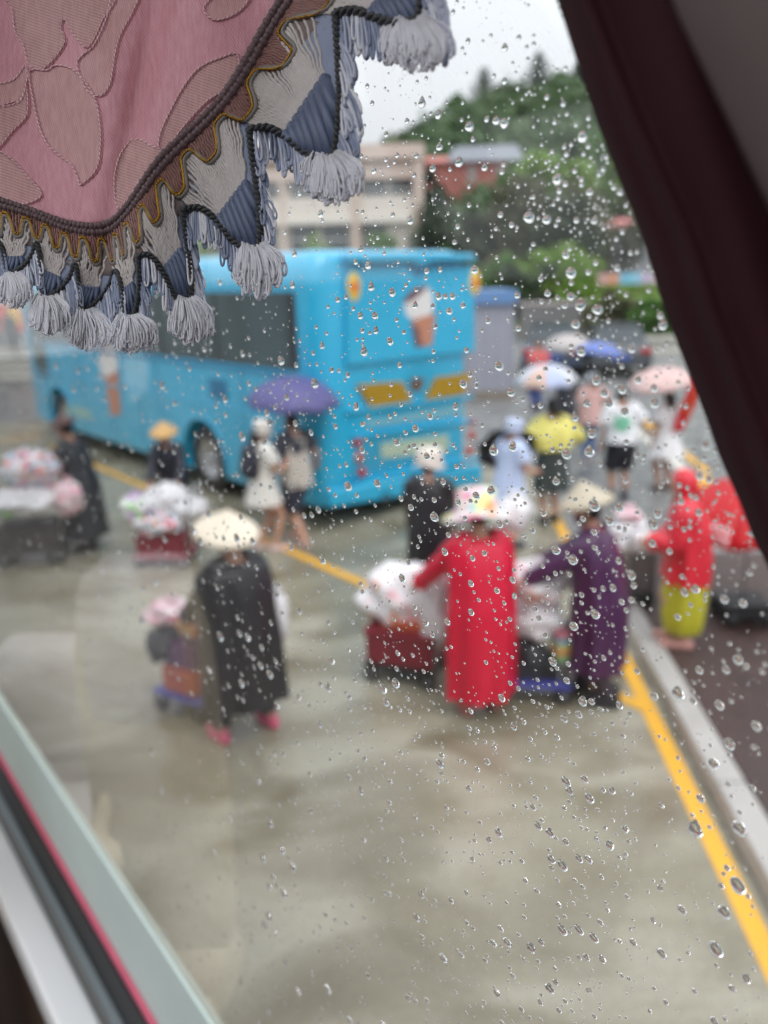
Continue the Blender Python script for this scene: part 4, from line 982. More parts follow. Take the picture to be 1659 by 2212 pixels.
# Q: far red shirt
Q_ = person('person in red shirt standing far off beside the kiosk', gnd(1160, 884), R(20), 1.55, lean=0, skin=SKIN2, shoe=paint(60, 60, 64), head_turn=160, hands=((-.3, .05, .75), (.3, .05, .75)))
garment(Q_, 'shirt', paint(215, 100, 100), [(.32, .05, .045), (.30, .09, .06), (.28, .12, .078), (.12, .11, .09), (-.07, .12, .1)], .4, sr=1.1, seed=18); trousers(Q_, paint(56, 70, 120))
# ================================================================== hand carts, bags, parasol, pennant
def cart(label, loc, rz, L, W, zb, m_base, box=None, handle=True, wheel_r=.06):
    """box: list of (name, x0,y0,z0, x1,y1,z1, material)"""
    t = thing('hand_cart', label, 'cart', loc, rz, 'hand carts of the street vendors')
    b = bevel(MB().box((-L / 2, -W / 2, zb), (L / 2, W / 2, zb + .035)).build('platform', m_base, t, False), .012, 2)
    for sx in (-1, 1):
        for sy in (-1, 1):
            w = MB().lathe([(wheel_r * .4, -.02), (wheel_r * .92, -.022), (wheel_r, 0), (wheel_r * .92, .022), (wheel_r * .4, .02)], 18, (0, 0, 0), 'y').build('wheel', m_dark, t)
            w.location = (sx * (L / 2 - wheel_r), sy * (W / 2 - .03), wheel_r)
            MB().lathe([(.002, .014 * sy), (wheel_r * .42, .018 * sy), (wheel_r * .45, 0)], 12, (0, 0, 0), 'y').build('rim', m_steel, w)
            MB().box((sx * (L / 2 - wheel_r) - .015, sy * (W / 2 - .03) - .012, wheel_r), (sx * (L / 2 - wheel_r) + .015, sy * (W / 2 - .03) + .012, zb + .003)).build('caster_fork', m_steel, t, False)
    if handle:
        MB().tube([(-L / 2 + .01, -W / 2 + .03, zb + .01), (-L / 2 - .05, -W / 2 + .03, .75), (-L / 2 - .1, -W / 2 + .05, .88), (-L / 2 - .1, W / 2 - .05, .88), (-L / 2 - .05, W / 2 - .03, .75), (-L / 2 + .01, W / 2 - .03, zb + .01)], .013, 8).build('handle', m_steel, t)
    for (nm, x0, y0, z0, x1, y1, z1, m) in box or []:
        o = bevel(MB().box((x0, y0, z0), (x1, y1, z1)).build(nm, m, t, False), .015, 2)
        if nm == 'crate':
            MB().box((x0 - .012, y0 - .012, z1 - .03), (x1 + .012, y1 + .012, z1 + .004)).build('crate_rim', m, o, False)
            for k in range(4):
                x = x0 + (x1 - x0) * (k + .5) / 4
                MB().box((x - .012, y0 - .009, z0 + .02), (x + .012, y1 + .009, z1 - .029)).build('crate_stave', m, o, False)
    return t
def bag(label, c, r, m, seed, rz=0.0, knot=True, cat='plastic bag', name='plastic_bag', lump=.34):
    t = thing(name, label, cat, Vector(c) - Vector((0, 0, r[2])), rz, 'bags of goods on and around the carts')
    def f(d):
        q = d * 1.7 + Vector((seed * 3.1, seed * 1.7, seed))
        return 1 + lump * noise.noise(q) + lump * .55 * abs(noise.noise(q * 2.7)) + .05 * noise.noise(q * 7) - (.12 if d.z < -.75 else 0)
    MB().ell((0, 0, r[2]), r, 34, 24, None, f).build('bag_body', m, t)
    if knot:
        b = MB(); zt = r[2] * 1.93
        b.tube([(0, 0, zt - .03), (.01, 0, zt + .015), (.03, .01, zt + .05)], [.05, .018, .035], 9)
        b.tube([(0, 0, zt + .01), (-.03, .01, zt + .04), (-.05, 0, zt + .035)], [.015, .02, .012], 8)
        b.build('knot', m, t)
    return t
PB_W = mat('white_poly_bag', srgb(243, 241, 245), .3, var=.05, scale=9, transl=.15, bump=.5, bscale=24)
PB_P = patch_mat('pink_goods_bag', srgb(232, 200, 208), [srgb(238, 140, 165), srgb(245, 235, 235)], 8, .3)
PB_WP = patch_mat('white_pink_bag', srgb(240, 236, 240), [srgb(240, 190, 200), srgb(238, 160, 130)], 6, .3, thr=.6)
PB_M = patch_mat('mixed_goods_bag', srgb(226, 224, 228), [srgb(238, 150, 110), srgb(235, 130, 160), srgb(150, 190, 215)], 11, .3, thr=.58)
PB_G = patch_mat('green_goods_bag', srgb(224, 226, 224), [srgb(170, 225, 150), srgb(200, 170, 210)], 9, .3)
PB_O = patch_mat('orange_goods_bag', srgb(236, 205, 200), [srgb(240, 120, 70), srgb(245, 190, 80), srgb(245, 240, 238)], 12, .3, thr=.54)
PB_K = mat('dark_bag', srgb(52, 54, 60), .45, var=.2, scale=8, bump=.4, bscale=20)
M_MAR = mat('maroon_crate', srgb(128, 38, 52), .5, var=.12, scale=6); M_ORG = mat('orange_carton', srgb(190, 92, 62), .6, var=.15, scale=5); M_BLU = mat('blue_cart_plastic', srgb(72, 76, 150), .5, var=.1)
M_VIO = mat('violet_carton', srgb(110, 70, 110), .6, var=.15)
def at(px, py, ref): return atY(px, py, ref.y)
# -- cart of A
g = gnd(428, 1522); cart('low blue hand cart with stacked cartons before the bending vendor', g, R(150), .50, .40, .13, M_BLU,
     [('carton', -.15, -.16, .166, .17, .16, .36, M_ORG), ('carton', -.14, -.15, .361, .15, .14, .56, M_VIO)], handle=False)
bag('pink and white bag topmost on the low blue cart', at(372, 1322, g + Vector((0, .05, 0))), (.17, .14, .08), PB_P, 1)
bag('orange and yellow wrapped bag against the black raincoat', at(418, 1350, g + Vector((0, -.08, 0))), (.11, .10, .09), PB_O, 2)
bag('dark bag hanging over the left side of the low blue cart', at(355, 1390, g), (.12, .12, .13), PB_K, 3)
bag('small amber bag beside the sleeve of the bending vendor', at(458, 1350, g + Vector((0, -.2, 0))), (.06, .06, .06), paint(205, 160, 95, .4), 4)
bag('tall white bag behind the back of the bending vendor', at(598, 1335, A['t'].location + Vector((0, .25, 0))), (.085, .08, .20), PB_W, 5)
# -- cart of C
g = gnd(880, 1455); cart('dark red crate cart under a white bag left of the red raincoat', g, R(160), .58, .44, .12, m_dark,
     [('crate', -.27, -.2, .156, .27, .2, .43, M_MAR), ('carton', -.22, -.16, .436, .16, .15, .52, M_ORG)])
bag('large white bag with pink goods on the dark red crate', at(868, 1288, g + Vector((0, .05, 0))), (.31, .24, .23), PB_WP, 6)
bag('long white sheet-like bag hanging beside the red raincoat', at(945, 1320, g + Vector((0, -.15, 0))), (.13, .15, .31), PB_W, 7)
# -- cart of D
g = gnd(1150, 1492); cart('blue wheeled cart between the red and the purple raincoats', g, R(170), .56, .40, .12, M_BLU, [('carton', -.25, -.15, .156, -.02, .12, .30, m_dark)])
bag('black bag standing on the blue wheeled cart', at(1140, 1425, g), (.16, .14, .17), PB_K, 8)
bag('white bag above the black bag on the blue wheeled cart', at(1165, 1340, g + Vector((0, .04, 0))), (.20, .16, .15), PB_W, 9)
bag('pink and white bag topmost on the blue wheeled cart', at(1160, 1258, g + Vector((0, .05, 0))), (.22, .18, .15), PB_WP, 10)
o = thing('gift_box', 'small rainbow striped box beside the purple raincoat', 'box', at(1218, 1420, g + Vector((0, -.1, 0))), R(10))
for k, c in enumerate(((190, 120, 130), (120, 175, 190), (205, 195, 110), (215, 140, 100), (130, 180, 120))):
    MB().box((-.075 - .001 * (k % 2), -.06 - .001 * (k % 2), .044 * (4 - k)), (.075 + .001 * (k % 2), .06 + .001 * (k % 2), .044 * (5 - k))).build('stripe', paint(*c), o, False)
MB().box((-.05, -.05, -.22), (.05, .05, -.001)).build('support', m_steel, o, False)
# white ruffled bag by C's hat and the cart behind D
bag('white bag bulging beside the floral sun hat', at(1112, 1110, C_['t'].location + Vector((0, .5, 0))), (.11, .10, .13), PB_W, 11)
g = gnd(1372, 1318); cart('black wheeled shopping cart behind the purple raincoat', g, R(80), .34, .30, .20, m_dark, [('basket', -.15, -.13, .236, .15, .13, .62, mat('grey_mesh_basket', srgb(96, 90, 92), .6, var=.2))], wheel_r=.1)
bag('white bag filling the shopping cart by the red poncho', at(1362, 1160, g), (.22, .18, .16), PB_W, 12)
bag('pink bag resting on the white bag by the red poncho', at(1358, 1112, g), (.11, .09, .045), PB_P, 13)
# -- cart of H
g = gnd(362, 1212); cart('hand cart with a maroon crate in front of the tan hat', g, R(178), .62, .46, .10, paint(160, 85, 95), [('crate', -.27, -.2, .136, .27, .2, .36, M_MAR)])
bag('white bag in the middle of the maroon crate cart', at(360, 1080, g + Vector((0, .1, 0))), (.26, .2, .17), PB_W, 14)
bag('green tinted bag on the left of the maroon crate cart', at(298, 1098, g), (.19, .16, .15), PB_G, 15)
bag('grey white bag on the right of the maroon crate cart', at(412, 1098, g + Vector((0, .04, 0))), (.19, .16, .14), PB_W, 16)
bag('mixed toys bag just above the maroon crate', at(345, 1132, g + Vector((0, -.12, 0))), (.25, .14, .12), PB_M, 17)
# -- cart of I
g = gnd(78, 1208); cart('loaded dark hand cart at the left edge of the car park', g, R(190), .72, .5, .14, mat('dark_cart_metal', srgb(80, 74, 74), .6, var=.2), [('basket', -.33, -.22, .176, .33, .22, .46, mat('dark_basket', srgb(70, 64, 64), .7, var=.25))], wheel_r=.09)
bag('big white bag with orange goods heaped on the dark cart', at(62, 1015, g), (.30, .25, .21), PB_M, 18)
bag('flat white bag spread over the rim of the dark cart', at(52, 1078, g + Vector((0, -.1, 0))), (.40, .28, .14), PB_W, 19)
bag('pink bag hanging at the right side of the dark cart', at(150, 1075, g + Vector((0, -.12, 0))), (.15, .14, .19), PB_P, 20)
bag('pale bag under the fringe at the far left picture edge', at(10, 1100, g + Vector((0, -.2, 0))), (.18, .15, .10), PB_G, 21)
# -- red parasol on a low trolley
g = gnd(1616, 1335, .119)
rimz = at(1625, 1118, g).z
top = Vector((at(1625, 1100, g).x, g.y, rimz + .30))
ut, cp = umbrella('red parasol with gold emblem on a low black trolley beside the maroon drape', Vector((top.x, g.y, .30)), top, .66, [mat('red_parasol_cloth', srgb(205, 20, 32), .5, transl=.2)], tilt_to=Vector((-.12, -.1, 1)), depth=.26, name='parasol', cat='parasol', handle=False)
off = Vector((0, 0, -.30 + .119))
MB().box((-.2, -.16, -.12), (.2, .16, -.0)).build('trolley', m_dark, ut, False)
for sx in (-1, 1):
    for sy in (-1, 1):
        w = MB().lathe([(.01, -.03), (.055, -.03), (.06, 0), (.055, .03), (.01, .03)], 16, (0, 0, 0), 'y').build('wheel', m_dark, ut); w.location = (sx * .15, sy * .17, -.12)
# gold emblem and white lettering lie on the cloth
def on_cloth(a, f, lift=.004):
    p = cp(a, f); e = 1e-3; n = (cp(a + e, f) - cp(a, f)).cross(cp(a, f + e) - cp(a, f)).normalized()
    if n.z < 0: n = -n
    return p + n * lift
ea = math.atan2(-.55, -.84)
b = MB(); vs = []; fs = []
for r_ in range(4):
    for k in range(16):
        an = 2 * math.pi * k / 16; rr = r_ / 3 * (1.0 if k % 2 else .72)
        vs.append(on_cloth(ea + rr * .13 * math.cos(an), .66 + rr * .10 * math.sin(an)))
for r_ in range(3):
    for k in range(16): l = (k + 1) % 16; fs.append((r_ * 16 + k, r_ * 16 + l, r_ * 16 + 16 + l, r_ * 16 + 16 + k))
b.add(vs, fs).build('emblem', paint(225, 120, 30), ut)
for q in range(6):
    a0_ = math.atan2(-.95, -.12) + (q % 3) * .12; f0 = .74 + .11 * (q // 3)
    vs = [on_cloth(a0_ + dx * .045, f0 + dy * .075) for dy in (0, .5, 1) for dx in (-1, 0, 1)]
    MB().add(vs, [(0, 1, 4, 3), (1, 2, 5, 4), (3, 4, 7, 6), (4, 5, 8, 7)]).build('white_mark', paint(235, 205, 208), ut)
# -- red and gold pennant on a pole
g = gnd(1500, 1062); pz = at(1494, 806, g).z
pn = thing('pennant', 'red pennant with gold stripe hanging from a pole by the pink umbrella', 'pennant', g)
MB().tube([(0, 0, 0), (0, 0, pz + .1)], .014, 8).build('pole', m_steel, pn)
def quadstrip(x0, pts):
    b = MB(); vs = []; fs = []
    for (xa, za, w) in pts:
        for k in range(7): u = k / 6; vs.append((xa + (u - .5) * w, .035 * math.sin(u * 9 + za * 4) + x0, za))
    for j in range(len(pts) - 1):
        for k in range(6): a = j * 7 + k; fs.append((a, a + 1, a + 8, a + 7))
    return b.add(vs, fs)
P_ = [(-.02 - .30 * f, pz - .80 * f, (.20 + .08 * math.sin(f * 3)) * (1 - .35 * f)) for f in [k / 12 for k in range(13)]]
o = quadstrip(0, P_).build('cloth', paint(212, 32, 48), pn); s_ = o.modifiers.new('s', 'SOLIDIFY'); s_.thickness = .004
o = quadstrip(-.012, [(x + .01, z, w * .3) for x, z, w in P_[3:10]]).build('gold_stripe', paint(205, 120, 50), pn); s_ = o.modifiers.new('s', 'SOLIDIFY'); s_.thickness = .003
MB().tube([(0, 0, pz), (-.16, 0, pz)], .01, 6).build('arm', m_steel, pn)
# ================================================================== our own coach: window, ledge, cabin
WA = R(-37.9); PD = 0.19
wd = Vector((math.sin(WA), math.cos(WA), 0)); wo_ = Vector((wd.y, -wd.x, 0))   # along the coach, outward
W0 = Vector((wo_.x * PD, wo_.y * PD, 0))
def Wp(s, w, z): return W0 + wd * s - wo_ * w + Vector((0, 0, z))
def pane_pt(px, py, w=0.0): return on_plane(px, py, W0 - wo_ * w, wo_)
WM = Matrix(((wd.x, -wo_.x, 0, W0.x), (wd.y, -wo_.y, 0, W0.y), (0, 0, 1, 0), (0, 0, 0, 1)))   # (s, w, z) -> world
def wbox(a, c): return MB().box(a, c, WM)
z1 = pane_pt(245, 1872).z; z2 = pane_pt(172, 1908).z; z1 = z2 + .97 * (z1 - z2); zl = z2 - .08
def w_at(px, py, z): p = gnd(px, py, z); return PD - p.dot(wo_)
wk = {'white': .0695}
S0, S1, ZT = -1.2, 3.2, 3.62
glass = bpy.data.materials.new('window_glass'); glass.use_nodes = True
nt = glass.node_tree; nt.nodes.remove(nt.nodes['Principled BSDF'])
gb = nt.nodes.new('ShaderNodeBsdfGlass'); gb.inputs['IOR'].default_value = 1.42; gb.inputs['Roughness'].default_value = 0.0; gb.inputs['Color'].default_value = (0.975, 0.985, 0.98, 1)
nt.links.new(gb.outputs[0], nt.nodes['Material Output'].inputs['Surface'])
pane = thing('window_pane', 'large clear coach window pane spotted with rain', 'window pane', Wp(0, 0, z1))
o = MB().box((S0, -.004, z2 + .002), (S1, 0, ZT), WM).build('glass', glass, None, False); o.parent = pane; o.matrix_parent_inverse = Matrix.Translation(-pane.location)
fr = thing('window_frame', 'pale grey-green metal window frame with white ledge and pink sealing strip', 'window frame', Wp(0, 0, z2))
def fpart(name, a, c, m, bev=0.0):
    o = wbox(a, c).build(name, m, None, False); o.parent = fr; o.matrix_parent_inverse = Matrix.Translation(-fr.location)
    if bev: bevel(o, bev, 3)
    return o
m_pale = mat('pale_green_enamel', srgb(222, 238, 231), .5, var=.06, scale=14, bump=.15, bscale=90)
m_ledge = mat('white_ledge_enamel', srgb(252, 254, 255), .35, var=.03, scale=16, bump=.12, bscale=120)
fpart('lower_rail', (S0, .0005, zl - .03), (S1, .004, z1), m_pale, .001)
fpart('sealing_strip', (S0, .0045, z2 - .008), (S1, .0088, z2 + .003), mat('pink_seal', srgb(240, 110, 138), .5, var=.2, scale=40), .001)
fpart('rubber_channel', (S0, .0045, zl - .02), (S1, .0108, z2 - .0085), m_dark)
fpart('slide_rail', (S0, .0112, zl - .03), (S1, .0195, zl + .003), mat('grey_aluminium', srgb(168, 180, 184), .35, metal=.4, var=.08), .001)
fpart('rail_groove', (S0, .0198, zl - .03), (S1, .0282, zl - .010), paint(135, 132, 130))
fpart('ledge', (S0, .0286, zl - .05), (S1, wk['white'], zl), m_ledge, .006)
fpart('top_rail', (S0, -.004, ZT), (S1, .02, ZT + .05), m_pale)
# cabin shell (dark below the ledge, pale ceiling, windows all along the far side)
m_cab = mat('cabin_trim', srgb(72, 58, 54), .7, var=.1, scale=4); m_ceil = mat('cabin_ceiling', srgb(238, 236, 230), .8, var=.03); m_brn = mat('brown_side_trim', srgb(58, 38, 30), .6, var=.25, scale=9)
def cab(name, a, c, m):
    o = wbox(a, c).build(name, m, None, False); o['kind'] = 'structure'; return o
CW = 2.35; FZ = 1.55; CZ = 3.72
cab('cabin_wall_window_side', (S0 - 2.5, -.02, FZ), (S1 + 3.5, wk['white'] - .008, zl - .052), m_brn)
cab('cabin_header_window_side', (S0 - 2.5, -.02, ZT + .052), (S1 + 3.5, .05, CZ), m_ceil)
cab('cabin_floor', (S0 - 2.5, -.02, FZ - .06), (S1 + 3.5, CW + .02, FZ - .002), mat('cabin_floor', srgb(70, 64, 60), .6, var=.1))
HA, HB, HW0, HW1 = -2.4, 3.0, .42, 2.05                                    # unseen ceiling opening, added to light the curtain and ledge
cab('cabin_ceiling', (S0 - 2.5, -.02, CZ + .002), (S1 + 3.5, HW0, CZ + .06), m_ceil)
cab('cabin_ceiling', (S0 - 2.5, HW1, CZ + .002), (S1 + 3.5, CW + .02, CZ + .06), m_ceil)
cab('cabin_ceiling', (S0 - 2.5, HW0 + .001, CZ + .002), (HA, HW1 - .001, CZ + .06), m_ceil)
cab('cabin_ceiling', (HB, HW0 + .001, CZ + .002), (S1 + 3.5, HW1 - .001, CZ + .06), m_ceil)
cab('cabin_wall_far_side', (S0 - 2.5, CW, FZ), (S1 + 3.5, CW + .05, 3.02), m_cab)  # unseen wall, made dark and tall to cut reflections in the pane
cab('cabin_header_far_side', (S0 - 2.5, CW, 3.64), (S1 + 3.5, CW + .05, CZ), m_ceil)
for k in range(6):
    s_ = S0 - 2.4 + k * 1.75
    cab('cabin_pillar', (s_, CW + .002, 3.022), (s_ + .07, CW + .045, 3.638), m_ceil)
cab('cabin_wall_rear', (S0 - 2.56, -.02, FZ), (S0 - 2.502, CW, CZ), m_cab)
cab('cabin_wall_front', (S1 + 3.502, -.02, FZ), (S1 + 3.56, CW, 2.5), m_cab)
cab('cabin_pillar_window_side', (S0 - 2.5, -.012, z2), (S0 - .002, .04, ZT + .05), m_cab)
# passenger seats (they show only as faint reflections in the glass)
REF = Matrix.Translation(W0) @ (Matrix.Identity(4) - 2 * Matrix([[wo_[i] * wo_[j] if i < 3 and j < 3 else 0 for j in range(4)] for i in range(4)][:4])) @ Matrix.Translation(-W0) if False else None
def mirror(p):
    p = Vector(p); return p - wo_ * (2 * (p - W0).dot(wo_))
m_seat = mat('beige_seat_fabric', srgb(200, 184, 160), .85, var=.08, scale=30, bump=.3, bscale=80)
m_cover = mat('white_seat_cover', srgb(188, 180, 182), .8, var=.05, scale=10, bump=.3, bscale=30)
def seat(label, v_tl, width, hgt, thick, m):
    """v_tl: where the upper left corner of the seat back shows up in the glass"""
    base = mirror(v_tl); t = thing('passenger_seat', label, 'seat', (base.x, base.y, FZ), 0, 'passenger seats of our own coach')
    def mk(name, fn, mm, x0, x1, z0, z1, y0, y1, e=4.0, par=None):
        b = MB(); nu, nv = 24, 16; c = Vector(((x0 + x1) / 2, (y0 + y1) / 2, (z0 + z1) / 2)); r = Vector(((x1 - x0) / 2, (y1 - y0) / 2, (z1 - z0) / 2))
        def f(d): return 1 / ((abs(d.x) ** e + abs(d.y) ** e + abs(d.z) ** e) ** (1 / e))
        b.ell((0, 0, 0), r, nu, nv, None, f)
        b.v = [tuple(mirror(Vector(v_tl) + c + Vector(p)) - Vector(t.location)) for p in b.v]
        return b.build(name, mm, par or t)
    zf = FZ - v_tl.z
    bk = mk('backrest', None, m, 0, width, -hgt, 0, -thick / 2, thick / 2)
    mk('cushion', None, m, .02, width - .02, zf + .30, zf + .44, -.46, .02)
    mk('head_cover', None, m_cover, width * .12, width * .88, -hgt * .30, .006, -thick / 2 - .008, thick / 2 + .008, 6, bk)
    mk('seat_base', None, m_cab, .06, width - .06, zf, zf + .30, -.36, -.02, 8)
    return t
vt = CAM + ray(140, 1226) * 1.15
seat('beige seat with rounded corner reflected in the lower left of the pane', vt, .20, .78, .13, m_seat)
vt = CAM + ray(-60, 1395) * 1.75
seat('white covered seat reflected at the left edge of the pane', vt, .30, .9, .14, m_cover)
# tote bag with a curved strap, reflected low on the left
TD = 1.22
ctr = CAM + ray(345, 1800) * TD
tb = thing('tote_bag', 'beige bag strap loop reflected low on the left of the pane', 'bag', mirror(ctr), 0)
pts = [mirror(CAM + ray(335 + 122 * math.cos(a) * (1 if math.sin(a) < .2 else .8), 1805 + 145 * math.sin(a)) * (TD + .03 * math.cos(a))) - tb.location for a in [R(150 + 250 * k / 28) for k in range(29)]]
MB().tube(pts, .014, 8, flat=.6).build('strap', mat('pale_strap', srgb(246, 226, 196), .7, var=.08), tb)
rounded('bag_body', m_seat, tb, mirror(CAM + ray(420, 2090) * 1.32) - tb.location, (.08, .07, .07))

# ================================================================== pink curtain with its fringe
HC = [(-150, 375), (-78, 402), (-20, 422), (70, 453), (150, 480), (225, 482), (275, 440), (345, 338), (480, 205), (590, 22), (700, -130), (800, -260)]
KC = [(-170, 480), (-90, 515), (-8, 528), (74, 530), (158, 575), (244, 590), (298, 554), (393, 453), (537, 281), (724, 30), (890, -180), (1010, -330)]
VC = [(-130, 560), (-50, 600), (21, 593), (98, 644), (178, 673), (277, 685), (396, 649), (540, 537), (698, 341), (876, 51), (1000, -120)]
SC = [.6, .6, .62, .62, .62, .66, .78, 1.0, 1.2, 1.4, 1.5]
def cm(P, t):
    n = len(P); i = max(0, min(n - 2, int(math.floor(t)))); f = t - i
    g = lambda k: Vector(P[max(0, min(n - 1, k))])
    p0, p1, p2, p3 = g(i - 1), g(i), g(i + 1), g(i + 2)
    return 0.5 * ((2 * p1) + (p2 - p0) * f + (2 * p0 - 5 * p1 + 4 * p2 - p3) * f * f + (3 * p1 - p0 - 3 * p2 + p3) * f ** 3)
def fold(x, y):
    fx = 330 - (y - 90) * .215
    d = (x - fx)
    return .0065 * math.exp(-(d / 34) ** 2) * (1 if d < 0 else 1) - .0105 / (1 + math.exp(-d / 22)) * .6 + .003 * math.sin(x * .011 + y * .004) + .0025 * math.sin(x * .023 - y * .006 + 1)
def c3(x, y, lift=0.0):
    q = 3.30 + .0003 * x + (max(0, x - 430) ** 2) * 2.7e-6
    r = ray(x, y); return CAM + r * (1 / q + fold(x, y)) - r.normalized() * lift
PXM = .000176                                       # one frame unit at the curtain, in metres
cu = thing('curtain', 'pink brocade curtain with brown braid and looped grey tassel fringe', 'curtain', c3(200, -100))
CL = Vector(cu.location)
def cbuild(b, name, m, parent=None, smooth=True, uv=None):
    b.v = [tuple(Vector(p) - CL) for p in b.v]
    o = b.build(name, m, parent or cu, smooth)
    if uv:
        l = o.data.uv_layers.new(name='uv')
        for i, lp in enumerate(o.data.loops): l.data[i].uv = uv[lp.vertex_index]
    return o
def fabric_mat(name, c1, c2, rib, ang, sheen=.3, transl=.45, slub=.5, bump=.6, dist=.0003, r=.32):
    m = bpy.data.materials.new(name); m.use_nodes = True; nt = m.node_tree; bs = nt.nodes['Principled BSDF']; out = nt.nodes['Material Output']
    uv = nt.nodes.new('ShaderNodeUVMap'); mp = nt.nodes.new('ShaderNodeMapping'); mp.inputs['Rotation'].default_value = (0, 0, ang); nt.links.new(uv.outputs[0], mp.inputs['Vector'])
    wv = nt.nodes.new('ShaderNodeTexWave'); wv.inputs['Scale'].default_value = rib; wv.inputs['Distortion'].default_value = 1.2; wv.inputs['Detail'].default_value = 2; wv.inputs['Detail Scale'].default_value = .7
    nt.links.new(mp.outputs[0], wv.inputs['Vector'])
    m2 = nt.nodes.new('ShaderNodeMapping'); m2.inputs['Scale'].default_value = (9, 1.6, 1); nt.links.new(uv.outputs[0], m2.inputs['Vector'])
    nz = nt.nodes.new('ShaderNodeTexNoise'); nz.inputs['Scale'].default_value = 1.6; nz.inputs['Detail'].default_value = 6; nt.links.new(m2.outputs[0], nz.inputs['Vector'])
    mr = nt.nodes.new('ShaderNodeMapRange'); mr.inputs[1].default_value = .35; mr.inputs[2].default_value = .68; nt.links.new(nz.outputs['Fac'], mr.inputs[0])
    mx = nt.nodes.new('ShaderNodeMixRGB'); mx.inputs[1].default_value = c1 + (1,); mx.inputs[2].default_value = c2 + (1,)
    ad = nt.nodes.new('ShaderNodeMath'); ad.operation = 'MULTIPLY_ADD'; ad.inputs[1].default_value = slub; nt.links.new(mr.outputs[0], ad.inputs[0])
    mu = nt.nodes.new('ShaderNodeMath'); mu.operation = 'MULTIPLY'; mu.inputs[1].default_value = 1 - slub; nt.links.new(wv.outputs['Fac'], mu.inputs[0]); nt.links.new(mu.outputs[0], ad.inputs[2])
    nt.links.new(ad.outputs[0], mx.inputs[0]); nt.links.new(mx.outputs[0], bs.inputs['Base Color'])
    bs.inputs['Roughness'].default_value = r; bs.inputs['Sheen Weight'].default_value = sheen; bs.inputs['Anisotropic'].default_value = .5
    bp = nt.nodes.new('ShaderNodeBump'); bp.inputs['Strength'].default_value = bump; bp.inputs['Distance'].default_value = dist
    nt.links.new(ad.outputs[0], bp.inputs['Height']); nt.links.new(bp.outputs[0], bs.inputs['Normal'])
    tb_ = nt.nodes.new('ShaderNodeBsdfTranslucent'); ms = nt.nodes.new('ShaderNodeMixShader'); ms.inputs[0].default_value = transl
    nt.links.new(mx.outputs[0], tb_.inputs['Color']); nt.links.new(bs.outputs[0], ms.inputs[1]); nt.links.new(tb_.outputs[0], ms.inputs[2]); nt.links.new(ms.outputs[0], out.inputs['Surface'])
    return m
F_PINK = fabric_mat('pink_satin', srgb(222, 154, 166), srgb(246, 202, 208), 6.0, .5)
F_BEI = fabric_mat('beige_brocade', srgb(210, 160, 160), srgb(250, 214, 208), 5.2, 1.25, slub=.35, bump=.6, dist=.0003)
F_BEI2 = fabric_mat('beige_brocade_plain', srgb(222, 170, 170), srgb(248, 210, 206), 7.0, .3, slub=.5)
F_CORD = mat('pink_gold_thread', srgb(244, 206, 202), .35, var=.2, scale=900, sheen=.3); F_CORDD = mat('plum_thread', srgb(196, 134, 144), .45, var=.25, scale=900)
# fabric sheet
NT, NS = 190, 90; vs = []; uv = []; fs = []
for j in range(NS + 1):
    q = j / NS
    for i in range(NT + 1):
        t = .6 + i / NT * 10.2; h_ = cm(HC, t); top = Vector((-140 + i / NT * 1050, -330))
        x, y = h_.lerp(top, q); vs.append(c3(x, y)); uv.append((x / 100, y / 100))
for j in range(NS):
    for i in range(NT): a = j * (NT + 1) + i; fs.append((a, a + 1, a + NT + 2, a + NT + 1))
o = cbuild(MB().add(vs, fs), 'fabric', F_PINK, uv=uv); sd = o.modifiers.new('s', 'SOLIDIFY'); sd.thickness = .0005; sd.offset = 0
fabric = o
# brocade motifs: raised woven patches edged with a corded outline
MOT = [
 ([(215, 520), (240, 720), (280, 900), (340, 1040), (430, 1130), (520, 1200), (570, 1310), (590, 1340), (700, 1230), (730, 1050), (720, 850), (680, 700), (590, 560), (500, 490), (400, 475), (340, 510)], F_BEI2),
 ([(80, -60), (90, 60), (110, 230), (170, 330), (210, 470), (300, 500), (400, 420), (470, 300), (440, 200), (470, 140), (540, 260), (640, 340), (740, 150), (800, -60)], F_BEI),
 ([(600, 400), (680, 330), (770, 140), (830, -60), (1010, -60), (960, 90), (870, 260), (830, 420), (800, 600), (740, 690), (660, 680), (600, 600), (560, 470)], F_BEI2),
 ([(-60, 610), (20, 605), (110, 570), (180, 480), (200, 560), (150, 720), (80, 740), (0, 770), (-60, 780)], F_BEI2),
 ([(-60, 800), (60, 770), (150, 730), (190, 640), (195, 830), (80, 960), (0, 1060), (-60, 1090)], F_BEI),
 ([(-60, 1080), (0, 1100), (90, 1160), (190, 1270), (300, 1410), (180, 1480), (60, 1455), (-60, 1430)], F_BEI),
 ([(1150, 1080), (1170, 950), (1260, 760), (1340, 620), (1450, 490), (1600, 420), (1720, 395), (1730, 560), (1640, 650), (1520, 720), (1400, 840), (1300, 960), (1200, 1080)], F_BEI),
 ([(850, 1500), (830, 1300), (870, 1130), (950, 1020), (1020, 1015), (1100, 1060), (1190, 1110), (1130, 1200), (1020, 1310), (900, 1480)], F_BEI),
 ([(1480, 60), (1560, -30), (1680, -60), (1820, -60), (1760, 60), (1640, 130), (1540, 140)], F_BEI2),
]
def inside(x, y, poly):
    c = False; n = len(poly)
    for i in range(n):
        x0, y0 = poly[i][0], poly[i][1]; x1, y1 = poly[i - 1][0], poly[i - 1][1]
        if (y0 > y) != (y1 > y) and x < (x1 - x0) * (y - y0) / (y1 - y0) + x0: c = not c
    return c
